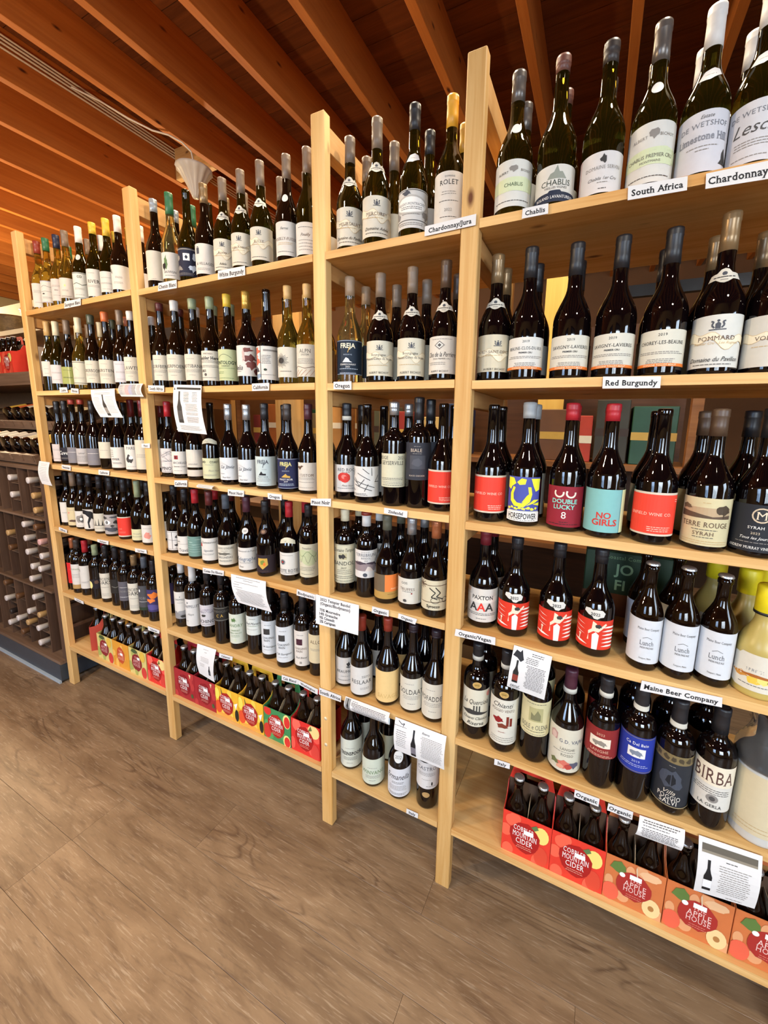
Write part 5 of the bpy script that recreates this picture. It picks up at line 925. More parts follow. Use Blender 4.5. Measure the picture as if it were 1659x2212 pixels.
        what = {'B': 'wine bottle', 'X': 'wine bottle', 'beer': 'beer bottle', 'limo': 'liqueur bottle', 'big': 'bottle in plastic wrap'}[kind]
        capt = (cw+'-capped ') if cap else ('uncapped ' if kind != 'big' else '')
        tag(root, '%s%s %s, %s label, %s' % (capt, GWORD[gl], what, bgw, place), 'bottle', 'front-row bottles on the %s shelf' % SHELF[sh-1])
        # second row: the same wine stored behind
        if i in GAPS.get((bay, sh), ()): continue
        rr = random.Random(bay*1000+sh*100+i)
        yb = max(q[1] for q in rows)+2*r*ks+.014
        if any(math.hypot(X-qx, yb-qy) < qr+r*ks+.001 for qx, qy, qr in REAR): continue
        REAR.append((X, yb, r*ks))
        rt = empty(name, (X, yb, z0+.0003), rz+rr.uniform(-.3, .3)); rt.scale = (ks, ks, 1)
        for ch in parts: copy_child(ch, rt)
        tag(rt, '%s%s %s in second row, behind %s' % (capt, GWORD[gl], what, place), 'bottle', 'second-row bottles on the %s shelf' % SHELF[sh-1])
# further yellow-capped liqueur bottles standing deeper on the fourth shelf
limo = [o for o in COL.objects if o.name.startswith('liqueur_bottle')]
if limo:
    for k, (dx, y) in enumerate(((-.045, .262), (.055, .262))):
        rt = empty('liqueur_bottle', (limo[0].location.x+dx, y, limo[0].location.z), .3)
        for ch in list(limo[1].children): copy_child(ch, rt)
        tag(rt, 'yellow-capped cloudy yellow liqueur bottle in third row, %s of two, wide bay' % ORD[k], 'bottle', 'liqueur bottles on the fourth shelf')

# ---------------------------------------------------------------- cider cartons and their bottles
KRAFT = flat('kraft_inside', '#b59d7c', rough=.8, noise=.06)
def apples(seed, c): 
    rr = random.Random(seed); return [El(rr.uniform(-.9, .9), rr.uniform(.05, .95), rr.uniform(.14, .26), rr.uniform(.12, .2), c) for _ in range(6)]
def cob(fruit, blobc, extra=(), seed=1):
    return apples(seed, fruit) + list(extra) + [blob(-.05, .5, .62, .36, blobc, 11, 18, .08), T('COBBLER', -.1, .7, .12, 'w', 's', .85), T('MOUNTAIN', -.05, .55, .13, 'w', 's', 1.0), T('CIDER', -.05, .4, .13, 'w', 's', .7), F(.28, 2, .35, '#f0b8a0', -.05), Q(-.1, .6, .3, .7, '#f6f4f0')]
PACK = {
 'red': ('#e23a2a', cob('#f0644a', '#a81f1c', [El(.62, .72, .3, .2, '#f2d878'), El(.65, .22, .28, .24, '#d94a34'), P([(.15, .82), (.4, .92), (.5, .84), (.3, .76)], 'gn')])),
 'dark': ('#a3222c', cob('#b83a3a', '#8a1a22', [P([(.5, .95), (.62, .8), (.7, .95)], '#e9cfa0'), blob(.75, .2, .12, .08, '#4c5a34', 3)], 2)),
 'yellow': ('#efb733', cob('#f3cf52', '#a8261e', [El(-.75, .3, .3, .22, '#e2542e'), El(-.85, .75, .22, .2, '#f6dd5a'), P([(-.5, .98), (-.3, .7), (-.45, .72)], '#5c5a34'), P([(.65, .6), (.95, .68), (.8, .45)], 'w'), El(.85, .25, .16, .2, '#26261e'), blob(0, .08, .9, .07, '#f2a24a', 4)], 3)),
 'green': ('#3f8a52', cob('#5aa05c', '#b0281f', [El(-.75, .25, .3, .24, '#cf3a2e'), El(-.7, .9, .28, .14, '#d8362e'), El(.75, .78, .28, .22, '#e7e08a'), El(.77, .76, .22, .18, '#d8362e'), El(.75, .15, .28, .2, '#e7e08a'), El(.77, .14, .22, .16, '#d8362e')], 4)),
 'brightred': ('#dd2f2a', cob('#f05a4c', '#a81f1c', [El(.6, .82, .4, .2, '#efd48a'), El(.7, .2, .3, .26, '#d8443a'), El(-.6, .85, .3, .2, '#f26a58'), P([(.2, .78), (.4, .98), (.5, .85)], '#6d7040')], 5)),
 'apple': ('#cf7440', apples(7, '#e0a070') + [El(.65, .2, .3, .2, '#edcf94'), El(.65, .2, .1, .06, '#b07a44'), blob(.5, .85, .35, .1, '#e8b98c', 5), El(-.75, .2, .3, .2, '#e8654a'), blob(0, .5, .62, .3, '#a8302a', 12, 18, .07), blob(-.55, .82, .28, .12, '#5f7a3c', 4), Ln([(.05, .95), (.1, .75)], .02, '#d8c0a0'), El(-.4, .68, .1, .05, 'w'), T('THE', .05, .66, .09, '#efc9c0', 's', .4), T('APPLE', .05, .54, .12, '#efc9c0', 's', .75), T('HOUSE', .05, .42, .12, '#efc9c0', 's', .75), F(.3, 2, .3, '#e0907c', .05), Q(-.15, .66, .25, .76, '#f6f4f0')]),
 'applegreen': ('#d9c77a', apples(8, '#a9ad5c') + [El(.7, .2, .3, .22, '#d0403a'), El(.6, .8, .3, .2, '#e0b84a'), blob(-.3, .92, .4, .08, '#4a5a34', 4), Ln([(-.05, .95), (.1, .8)], .02, 'br'), blob(-.1, .5, .6, .32, '#8a2a2c', 12, 18, .07), T('THE', -.1, .68, .09, '#e8b8b0', 's', .4), T('APPLE', -.1, .54, .12, '#e8b8b0', 's', .8), T('HOUSE', -.1, .4, .12, '#e8b8b0', 's', .8), Q(.0, .62, .3, .72, '#f6f4f0')]),
 'orange': ('#e09a34', apples(9, '#efb85a') + [blob(0, .5, .5, .32, '#c2502c', 12, 18, .07), T('THE', 0, .66, .09, '#f0c0a0', 's', .4), T('APPLE', 0, .52, .12, '#f0c0a0', 's', .7), T('HOUSE', 0, .38, .12, '#f0c0a0', 's', .7), Q(-.05, .5, .25, .6, '#f6f4f0')]),
 'brownred': ('#b3402f', [El(0, .6, .4, .22, '#cf6a50'), T('CIDER', 0, .6, .12, '#e7b09a', 's', .6), F(.3, 3, .5, '#d98a70')]),
}
CB = lathe('cider_glass', profile('cider', .229, .0302, .115), 22, GLASS['amber'])
def slab(name, pts, axis, t, mat, parent):
    """a card panel: outline in its own plane, thickness t"""
    n = len(pts); v = []
    for d in (-t/2, t/2):
        for a, z in pts: v.append((a, d, z) if axis == 'x' else (d, a, z))
    f = [tuple(range(n))[::-1], tuple(range(n, 2*n))]+[(k, (k+1) % n, n+(k+1) % n, n+k) for k in range(n)]
    bm = bmesh.new(); bv = [bm.verts.new(q) for q in v]
    for q in f: bm.faces.new([bv[i] for i in q])
    bmesh.ops.recalc_face_normals(bm, faces=bm.faces[:]); bmesh.ops.triangulate(bm, faces=[q for q in bm.faces if len(q.verts) > 4])
    me = bpy.data.meshes.new(name); bm.to_mesh(me); bm.free(); return link(name, me, mat, parent)
PROTO = {}
def pack(kind, x, y, z, rz, label, n, group='cider four-packs'):
    w, d, h, hh = .134, .134, .136, .236
    root = empty('cider_carton', (x, y, z+.0003), rz)
    tag(root, label, 'carton', group)
    bgc, els = PACK[kind]; card = flat('card_'+kind, bgc, rough=.5, noise=.04)
    if kind not in PROTO:
        o = slab('front_panel', [(-w/2, .0), (w/2, .0), (w/2, h), (-w/2, h)], 'x', .0012, card, root); o.location = (0, -d/2, 0)
        pm = print_mesh('print', build_print(els, w/2, h), lambda xx, zz, lf: Vector((xx, -.0008-lf, zz)), (), (), (-w/2, w/2, 0, h)); link('print', pm, None, o)
        o = slab('back_panel', [(-w/2, 0), (w/2, 0), (w/2, h), (-w/2, h)], 'x', .0012, card, root); o.location = (0, d/2, 0)
        sp = [(-d/2, 0), (d/2, 0), (d/2, h), (.040, h+.003), (.022, h+.014), (.010, h+.035), (.004, hh-.055), (-.004, hh-.055), (-.010, h+.035), (-.022, h+.014), (-.040, h+.003), (-d/2, h)]
        for s in (-1, 1):
            o = slab('side_panel', sp, 'y', .0012, card, root); o.location = (s*w/2, 0, 0)
        # handle with its hand slot: two rails round an opening
        dk_ = flat('card_inside', '#5a4230', rough=.8, noise=.08)
        o = slab('handle_panel', [(-w/2+.002, .004), (w/2-.002, .004), (w/2-.002, hh-.05), (.035, hh-.05), (-.035, hh-.05), (-w/2+.002, hh-.05)], 'x', .0012, dk_, root)
        o = slab('handle', [(-w/2+.002, hh-.05), (-.035, hh-.05), (-.035, hh-.022), (.035, hh-.022), (.035, hh-.05), (w/2-.002, hh-.05), (w/2-.012, hh-.006), (w/2-.03, hh), (-w/2+.03, hh), (-w/2+.012, hh-.006)], 'x', .0012, card, root)
        o = slab('divider', [(-d/2+.001, .004), (d/2-.001, .004), (d/2-.001, h-.02), (.03, h+.02), (-.03, h+.02), (-d/2+.001, h-.02)], 'y', .001, KRAFT, root)
        box('base', -w/2+.001, w/2-.001, -d/2+.001, d/2-.001, 0, .0012, KRAFT, root)
        PROTO[kind] = root
    else:
        for ch in list(PROTO[kind].children):
            c = copy_child(ch, root)
            for g in ch.children: copy_child(g, c)
    j = 0
    for dy in (-.0335, .0335):
        for dx in (-.0335, .0335):
            q = Vector((dx, dy, 0)); q.rotate(Matrix.Rotation(rz, 3, 'Z'))
            b = empty('cider_bottle', (x+q.x, y+q.y, z+.0022))
            link('glass', CB, None, b); c = link('crown_cap', CROWN, None, b); c.location = (0, 0, .2225)
            tag(b, 'amber bottle, %s %s, in %s' % (('front', 'rear')[dy > 0], ('first', 'second')[dx > 0], label.replace('cider carton', 'carton')), 'bottle', 'bottles in the cider cartons'); j += 1
z1, z2, z4 = ZS[5][0], ZS[5][1], ZS[5][3]
pack('brownred', 1.196, .122, z1, R(-38), 'brick red cider carton turned corner-on, rack-end bay', 0)
for kind, x, b, zz, lab in (
  ('applegreen', 1.368, 1, z1, 'cream-green cider carton beside turned one, rack-end bay'), ('orange', 1.504, 1, z1, 'orange cider carton between two green ones, rack-end bay'),
  ('applegreen', 1.642, 1, z1, 'cream-green cider carton beside red one, rack-end bay'), ('brightred', 1.786, 1, z1, 'red cider carton at end of rack-end bay'),
  ('dark', 1.984, 2, z2, 'dark red cider carton, first in second bay'), ('dark', 2.119, 2, z2, 'dark red cider carton beside yellow ones, second bay'),
  ('yellow', 2.254, 2, z2, 'yellow cider carton next to dark red, second bay'), ('yellow', 2.391, 2, z2, 'yellow cider carton next to green, second bay'),
  ('green', 2.530, 2, z2, 'green watermelon cider carton in second bay'), ('brightred', 2.669, 2, z2, 'bright red cider carton at end of second bay'),
  ('red', 3.475, 4, z4, 'red cider carton nearest bare shelf corner, wide bay'), ('red', 3.611, 4, z4, 'red cider carton next to orange ones, wide bay'),
  ('apple', 3.747, 4, z4, 'orange apple-print cider carton next to red, wide bay'), ('apple', 3.884, 4, z4, 'middle orange apple-print cider carton, wide bay'), ('apple', 4.021, 4, z4, 'last orange apple-print cider carton, wide bay')):
    pack(kind, x, .083, zz, 0, lab.replace('nearest', 'by the'), 0)

# ---------------------------------------------------------------- shelf tags and hanging sheets
def minibottle(u, v0, v1, w, c='ch', lab='lg'):
    hgt = v1-v0
    return [P([(u-w, v0), (u+w, v0), (u+w, v0+.5*hgt), (u+.6*w, v0+.62*hgt), (u+.35*w, v0+.75*hgt), (u+.35*w, v1), (u-.35*w, v1), (u-.35*w, v0+.75*hgt), (u-.6*w, v0+.62*hgt), (u-w, v0+.5*hgt)], c), Q(u-w, v0+.1*hgt, u+w, v0+.38*hgt, lab)]
SHEET = {
 'pA': [F(.96, 1, .8, 'g'), F(.86, 2, .8, 'g'), *minibottle(-.05, .06, .8, .14), F(.7, 12, .3, 'lg', -.6, .05), F(.72, 12, .35, 'lg', .5, .05)],
 'pB': [F(.9, 16, .18, c_, u_, .05) for u_, c_ in ((-.8, 'k'), (-.5, 'lg'), (-.25, 'r'), (.05, 'bl'), (.35, 'k'), (.75, 'lg'))],
 'pP': [F(.9, 2, .6, 'pk', dv=.06), F(.75, 9, .75, 'lg', dv=.07)],
 'pC': [Q(-.75, .9, .95, .945, 'ch'), P([(-.95, .89), (-.85, .89), (-.9, .95)], 'k'), *minibottle(-.55, .2, .86, .17, 'ch', 'g'), F(.84, 10, .2, 'g', -.05, .022), F(.84, 7, .2, 'g', .55, .03), F(.6, 8, .45, 'lg', .3, .02), F(.42, 3, .45, 'lg', .3, .02), F(.33, 6, .45, 'lg', .3, .02), F(.14, 4, .8, 'lg', 0, .025)],
 'pS': [F(.6, 2, .8, 'g', 0, .3)],
 'pD': [F(.93, 1, .8, 'k', 0), F(.87, 1, .3, 'k', 0), F(.78, 1, .7, 'g', -.1), F(.7, 1, .2, 'g', -.7), F(.62, 1, .3, 'g', -.6), F(.54, 11, .85, 'g', 0, .042)],
 'pE': [F(.9, 1, .3, 'lg'), F(.82, 1, .12, 'g'), F(.66, 4, .5, 'lg', 0, .04), F(.45, 3, .3, 'lg', -.3, .04), *minibottle(.5, .16, .46, .12, 'k', 'sl')],
 'pT': [T('2022 Tempier Bandol', -.08, .88, .095, 'k', 'S', 1.7), T('(Organic/Biodynamic)', -.08, .74, .095, 'k', 'S', 1.75), T('75% Mourvedre', -.32, .52, .09, 'k', 'S', 1.25), T('14% Grenache', -.39, .39, .09, 'k', 'S', 1.1), T('9% Cinsault', -.45, .26, .09, 'k', 'S', .95), T('2% Carignan', -.42, .13, .09, 'k', 'S', 1.)],
 'pF': [Q(-.97, .05, -.72, .95, '#8c8c8c'), *minibottle(-.84, .08, .94, .05, 'k', 'g'), F(.88, 1, .15, 'k', -.5), F(.78, 9, .8, 'g', .1, .085)],
 'pG': [Ln([(-.85, .95), (-.7, .88), (-.6, .92), (-.65, .84)], .02, 'k'), F(.82, 1, .25, 'g', -.75), F(.7, 9, .22, 'g', -.7, .06), *minibottle(-.2, .05, .85, .1, 'k', '#77727a'), T('Riserva', .25, .86, .06, 'k', 'i', .3), F(.76, 16, .45, 'lg', .5, .042)],
 'pH': [P([(-.95, .8), (-.8, .93), (-.6, .9), (-.5, .96), (-.42, .84), (-.35, .76), (-.5, .7), (-.7, .77)], 'k'), *minibottle(-.65, .18, .72, .15, 'dk', '#8a3a30'), T('rerul', -.6, .1, .07, 'k', 'i', .5), F(.93, 2, .35, 'k', .35, .04), F(.83, 4, .35, 'g', .1, .035), F(.67, 17, .52, 'g', .35, .033), F(.06, 2, .3, 'lg', -.6, .03)],
 'pI': [F(.9, 2, .85, 'g', 0, .08), F(.72, 1, .6, 'k', -.2), F(.6, 7, .88, 'g', 0, .075)],
 'pK': [Q(-.88, .78, .88, .92, '#5f584c'), Q(-.88, .78, .88, .82, '#8a8170'), *minibottle(-.62, .1, .68, .14, 'k', '#e9e9ea'), F(.72, 1, .2, 'k', .1), F(.64, 13, .52, 'lg', .22, .042), F(.05, 1, .3, 'lg', .3)],
}
SHEETS = [
 ('t', 'Sauvignon Blanc', (1.4008, -0.004, 1.9723), (1.5307, -0.004, 1.9712), (1.5249, -0.004, 1.9438), (1.3941, -0.004, 1.9431)),
 ('t', 'Loire', (1.272, -0.004, 1.6092), (1.3387, -0.004, 1.6093), (1.344, -0.004, 1.5859), (1.2746, -0.004, 1.5855)),
 ('t', 'Rhone', (1.3731, -0.004, 1.6045), (1.4345, -0.004, 1.6007), (1.4324, -0.004, 1.5792), (1.3671, -0.004, 1.5842)),
 ('pA', '', (1.5335, -0.005, 1.5948), (1.7125, -0.005, 1.5967), (1.7842, -0.022, 1.4768), (1.6206, -0.022, 1.4775)),
 ('pB', '', (1.7545, -0.005, 1.6145), (1.9084, -0.005, 1.6121), (1.9333, -0.022, 1.5594), (1.7855, -0.022, 1.5621)),
 ('t', 'Beaujolais', (1.2096, -0.004, 1.2453), (1.2914, -0.004, 1.2452), (1.286, -0.004, 1.2204), (1.2084, -0.004, 1.2257)),
 ('t', 'California', (1.5243, -0.004, 1.2418), (1.6095, -0.004, 1.2428), (1.604, -0.004, 1.2212), (1.5211, -0.004, 1.2183)),
 ('pP', '', (0.9984, -0.005, 1.2508), (1.1024, -0.005, 1.2496), (1.139, -0.022, 1.1359), (1.0409, -0.022, 1.1386)),
 ('t', 'Pinot', (1.8605, -0.004, 1.3723), (1.9167, -0.004, 1.376), (1.9141, -0.004, 1.3569), (1.8598, -0.004, 1.3569)),
 ('t', 'California', (1.1072, -0.004, 0.9187), (1.1838, -0.004, 0.9125), (1.18, -0.004, 0.8956), (1.1032, -0.004, 0.9015)),
 ('t', 'Washington', (1.4502, -0.004, 0.9043), (1.5441, -0.004, 0.908), (1.5389, -0.004, 0.8886), (1.4493, -0.004, 0.8904)),
 ('t', 'Cab Franc', (1.745, -0.004, 0.9059), (1.8281, -0.004, 0.9111), (1.8296, -0.004, 0.8939), (1.7449, -0.004, 0.8881)),
 ('t', 'Bordeaux', (1.1718, -0.004, 0.5492), (1.2595, -0.004, 0.5455), (1.2563, -0.004, 0.5295), (1.1718, -0.004, 0.5337)),
 ('t', 'Cabernet', (1.7866, -0.004, 0.5442), (1.8715, -0.004, 0.5439), (1.8669, -0.004, 0.5269), (1.7863, -0.004, 0.5236)),
 ('t', 'Chenin Blanc', (2.0481, -0.004, 1.9673), (2.1503, -0.004, 1.9662), (2.1484, -0.004, 1.9385), (2.0424, -0.004, 1.9404)),
 ('t', 'White Burgundy', (2.3621, -0.004, 1.967), (2.4863, -0.004, 1.9656), (2.4856, -0.004, 1.9375), (2.3598, -0.004, 1.9397)),
 ('t', 'South Africa', (1.9364, -0.004, 1.6049), (2.0352, -0.004, 1.6014), (2.0322, -0.004, 1.5777), (1.9375, -0.004, 1.5817)),
 ('pC', '', (2.0944, -0.005, 1.6038), (2.2483, -0.005, 1.5979), (2.2827, -0.022, 1.4226), (2.1245, -0.022, 1.4292)),
 ('t', 'California', (2.4948, -0.004, 1.5981), (2.5723, -0.004, 1.5988), (2.5702, -0.004, 1.5744), (2.4944, -0.004, 1.5738)),
 ('t', 'California', (2.0526, -0.004, 1.2351), (2.1307, -0.004, 1.2413), (2.1272, -0.004, 1.2149), (2.051, -0.004, 1.2096)),
 ('pS', '', (2.1969, -0.005, 1.2326), (2.2845, -0.005, 1.2322), (2.3027, -0.022, 1.2223), (2.2188, -0.022, 1.2222)),
 ('t', 'Pinot Noir', (2.3528, -0.004, 1.2261), (2.4349, -0.004, 1.2285), (2.4323, -0.004, 1.2053), (2.351, -0.004, 1.2029)),
 ('t', 'Oregon', (2.5467, -0.004, 1.2306), (2.6101, -0.004, 1.2307), (2.6093, -0.004, 1.2109), (2.5472, -0.004, 1.2098)),
 ('t', 'Pinot Noir', (2.7335, -0.004, 1.2293), (2.8146, -0.004, 1.2374), (2.8133, -0.004, 1.2114), (2.733, -0.004, 1.2072)),
 ('t', 'Cotes Du Rhone', (2.1866, -0.004, 0.8954), (2.3072, -0.004, 0.904), (2.3037, -0.004, 0.8822), (2.1857, -0.004, 0.8725)),
 ('pD', '', (2.3462, -0.005, 0.8994), (2.5233, -0.005, 0.9038), (2.5638, -0.022, 0.8016), (2.3964, -0.022, 0.8023)),
 ('t', 'Biodynamic', (2.6656, -0.004, 0.9037), (2.7468, -0.004, 0.9003), (2.745, -0.004, 0.8795), (2.6634, -0.004, 0.8805)),
 ('pE', '', (2.1234, -0.005, 0.5508), (2.237, -0.005, 0.5547), (2.2373, -0.022, 0.4192), (2.1469, -0.022, 0.4323)),
 ('t', 'Cabernet', (2.252, -0.004, 0.544), (2.3284, -0.004, 0.5495), (2.3253, -0.004, 0.532), (2.249, -0.004, 0.5239)),
 ('t', 'Cab Blend', (2.5834, -0.004, 0.5516), (2.6596, -0.004, 0.5561), (2.6574, -0.004, 0.5359), (2.5814, -0.004, 0.5287)),
 ('t', 'Washington', (2.6596, -0.004, 0.5561), (2.7488, -0.004, 0.5468), (2.7469, -0.004, 0.5249), (2.659, -0.004, 0.5386)),
 ('t', 'Chardonnay/Jura', (3.1148, -0.004, 1.9703), (3.2484, -0.004, 1.9745), (3.248, -0.004, 1.9499), (3.1144, -0.004, 1.9472)),
 ('t', 'Oregon', (2.8281, -0.004, 1.5953), (2.8921, -0.004, 1.5956), (2.8921, -0.004, 1.5712), (2.8278, -0.004, 1.5739)),
 ('t', 'Zinfandel', (3.0067, -0.004, 1.2294), (3.0833, -0.004, 1.2275), (3.0822, -0.004, 1.2072), (3.0059, -0.004, 1.2125)),
 ('pT', '', (2.7482, -0.005, 0.9027), (2.9197, -0.005, 0.9023), (2.9277, -0.022, 0.8091), (2.7598, -0.022, 0.8081)),
 ('t', 'Organic', (2.968, -0.004, 0.909), (3.0275, -0.004, 0.9093), (3.0266, -0.004, 0.8882), (2.9661, -0.004, 0.8873)),
 ('t', 'Organic', (3.0605, -0.004, 0.9076), (3.1228, -0.004, 0.9034), (3.1165, -0.004, 0.8848), (3.0584, -0.004, 0.8903)),
 ('t', 'South Africa', (2.7552, -0.004, 0.5564), (2.8478, -0.004, 0.5555), (2.8466, -0.004, 0.5314), (2.7536, -0.004, 0.529)),
 ('pF', '', (2.8673, -0.005, 0.562), (3.0375, -0.005, 0.5612), (3.045, -0.022, 0.5333), (2.8779, -0.022, 0.5309)),
 ('pG', '', (3.0572, -0.005, 0.554), (3.2297, -0.005, 0.5531), (3.2325, -0.022, 0.4535), (3.0649, -0.022, 0.4544)),
 ('t', 'Italy', (3.1033, -0.004, 0.2344), (3.1445, -0.004, 0.2356), (3.1438, -0.004, 0.2168), (3.1024, -0.004, 0.2162)),
 ('t', 'Chablis', (3.3574, -0.004, 1.9646), (3.4133, -0.004, 1.965), (3.4141, -0.004, 1.9437), (3.3568, -0.004, 1.9438)),
 ('t', 'South Africa', (3.5688, -0.004, 1.9652), (3.6712, -0.004, 1.9619), (3.6728, -0.004, 1.9368), (3.5704, -0.004, 1.9393)),
 ('t', 'Chardonnay', (3.7008, -0.004, 1.9595), (3.7984, -0.004, 1.9601), (3.8025, -0.004, 1.9293), (3.7028, -0.004, 1.9327)),
 ('t', 'Red Burgundy', (3.5574, -0.004, 1.5881), (3.6679, -0.004, 1.5854), (3.6686, -0.004, 1.5609), (3.5583, -0.004, 1.5622)),
 ('t', 'Organic/Vegan', (3.243, -0.004, 0.9037), (3.3566, -0.004, 0.907), (3.3569, -0.004, 0.8841), (3.2404, -0.004, 0.882)),
 ('pH', '', (3.4075, -0.005, 0.8998), (3.5041, -0.005, 0.8939), (3.4951, -0.022, 0.7787), (3.3984, -0.022, 0.7869)),
 ('t', 'Maine Beer Company', (3.7042, -0.004, 0.8906), (3.8567, -0.004, 0.8984), (3.8586, -0.004, 0.8752), (3.7029, -0.004, 0.8647)),
 ('t', 'Italy', (3.3754, -0.004, 0.5382), (3.4188, -0.004, 0.541), (3.4188, -0.004, 0.5231), (3.3754, -0.004, 0.5187)),
 ('t', 'Organic', (3.588, -0.004, 0.5364), (3.6467, -0.004, 0.5372), (3.6461, -0.004, 0.5131), (3.5874, -0.004, 0.5143)),
 ('t', 'Organic', (3.667, -0.004, 0.5342), (3.7224, -0.004, 0.5358), (3.7221, -0.004, 0.5125), (3.6658, -0.004, 0.513)),
 ('pI', '', (3.736, -0.005, 0.5352), (3.8291, -0.005, 0.5417), (3.8233, -0.022, 0.4992), (3.7294, -0.022, 0.4952)),
 ('pK', '', (3.856, -0.005, 0.5423), (3.9714, -0.005, 0.549), (3.9681, -0.022, 0.4269), (3.8578, -0.022, 0.4084))]
WPAPER = flat('white_paper', '#dddbd9', rough=.6, spec=.2, noise=.02, nscale=30)
seen = {}
SNAME = {'pA': 'white info sheet with bottle photo hanging at rack-end bay', 'pB': 'small printed sheet across the second post', 'pP': 'pink-printed notice taped to the end post beside wine rack', 'pC': 'curled white info sheet with tall bottle photo, second bay', 'pS': 'thin printed strip on third shelf edge, second bay',
         'pD': 'curled sheet of dense text under fourth shelf, second bay', 'pE': 'narrow sheet with small black bottle, above dark red cartons', 'pT': 'white card listing grape percentages on third post', 'pF': 'printed strip with small bottle photo, narrow bay', 'pG': 'large white info sheet with bottle photo, narrow bay',
         'pH': 'white info sheet with black map outline, wide bay', 'pI': 'small sheet of text beside second organic tag, wide bay', 'pK': 'white sheet with landscape banner and bottle, wide bay'}
for k, txt, TL, TR, BR, BL in SHEETS:
    TL, TR, BR, BL = map(Vector, (TL, TR, BR, BL))
    w = (TR-TL).length; h = ((TL-BL).length+(TR-BR).length)/2
    bend = .0 if k in ('t', 'pT') else .010
    def pt(x, z, lift=0., TL=TL, TR=TR, BR=BR, BL=BL, w=w, h=h, bend=bend):
        s = x/w+.5; t = 1-z/h
        q = (TL*(1-s)+TR*s)*(1-t)+(BL*(1-s)+BR*s)*t
        return q+Vector((0, -lift-.0006-bend*math.sin(math.pi*t), 0))-TL
    n = 8; v = []; f = []
    for i in range(n+1):
        for j in range(n+1): v.append(pt(-w/2+w*i/n, h*j/n))
    for i in range(n+1):
        for j in range(n+1): v.append(pt(-w/2+w*i/n, h*j/n)+Vector((0, .0004, 0)))
    m_ = (n+1)**2
    for i in range(n):
        for j in range(n):
            a = i*(n+1)+j; f.append((a, a+n+1, a+n+2, a+1)); f.append((m_+a, m_+a+1, m_+a+n+2, m_+a+n+1))
    me = mesh('shelf_tag' if k == 't' else 'info_sheet', v, f); o = link('shelf_tag' if k == 't' else 'info_sheet', me, WPAPER); o.location = TL
    els = [T(txt, 0, .48, .46 if len(txt) > 6 else .5, 'k', 'S', 1.84)] if k == 't' else SHEET[k]
    cuts = [-w/2+w*q/n for q in range(1, n)] if bend else []; zc = [h*q/n for q in range(1, n)] if bend else []
    link('print', print_mesh('print', build_print(els, w/2, h), pt, cuts, zc), None, o)
    zc_ = TL.z; sh = min(range(6), key=lambda s: abs(ZS[s][1]-zc_-.003)); bx = (TL.x+TR.x)/2; bay = max(b for b in range(4) if PX[b]-.05 <= bx)
    if k == 't':
        say = 'brewery name' if 'Maine' in txt else txt
        lab = 'white shelf tag reading %s, %s shelf, %s bay' % (say, SHELF[sh], BAY[bay])
        c = seen.get(lab, 0); seen[lab] = c+1
        if c: lab = lab.replace('white shelf tag', 'second white shelf tag')
        elif txt == 'Organic': lab = lab.replace('white shelf tag', 'first white shelf tag')
        tag(o, lab, 'shelf tag', 'printed shelf tags')
    else: tag(o, SNAME[k], 'sheet', 'info sheets on the shelving')

# ---------------------------------------------------------------- dark wine rack standing at the end of the shelving
rack = empty('wine_rack', (.2, 0, 0)); tag(rack, 'dark wooden wine rack on blue-grey plinth beside the shelving', 'wine rack')
def rbox(name, x0, x1, y0, y1, z0, z1, mat, bevel=0.):
    o = box(name, x0, x1, y0, y1, z0, z1, mat, rack, bevel); o.location = Vector(o.location)-rack.location; return o
BLUE = flat('plinth_blue', '#3f464e', rough=.45, noise=.08)
rbox('plinth', -2.2, .968, -.022, .56, .012, .11, BLUE); rbox('plinth_strip', -2.2, .966, -.032, -.022, 0, .014, flat('strip_pale', '#aebcc6', rough=.35, noise=.05))
rbox('bottom_board', -2.2, .972, -.02, .56, .11, .128, DARKWOOD_X); rbox('top_board', -2.2, .985, 0, .56, 1.196, 1.216, DARKWOOD_X, .002)
for z in (.53, .938): rbox('shelf', -2.2, .938, -.005, .545, z-.012, z, DARKWOOD_X, .001)
for z0_, z1_ in ((.128, .518), (.53, .926), (.938, 1.196)):
    for k in range(14):
        x = .82-.12*k
        if x < -.75: break
        rbox('divider', x-.005, x+.005, .01, .5, z0_, z1_, DARKWOOD)
rbox('end_post', .94, .985, .008, .05, .128, 1.196, DARKWOOD); rbox('end_post', .94, .985, .5, .545, .128, 1.196, DARKWOOD)
rbox('back_panel', -2.2, .985, .545, .56, .128, 1.196, DARKWOOD)
for z in (.3, .42, .66, .8, 1.02, 1.12): rbox('end_rail', .95, .975, .05, .5, z, z+.02, DARKWOOD_X)
RC = {'w': '#d8cfca', 't': '#c09a66', 'b': '#6b4a30', 'p': '#d9a9a4', 'd': '#2c2422'}
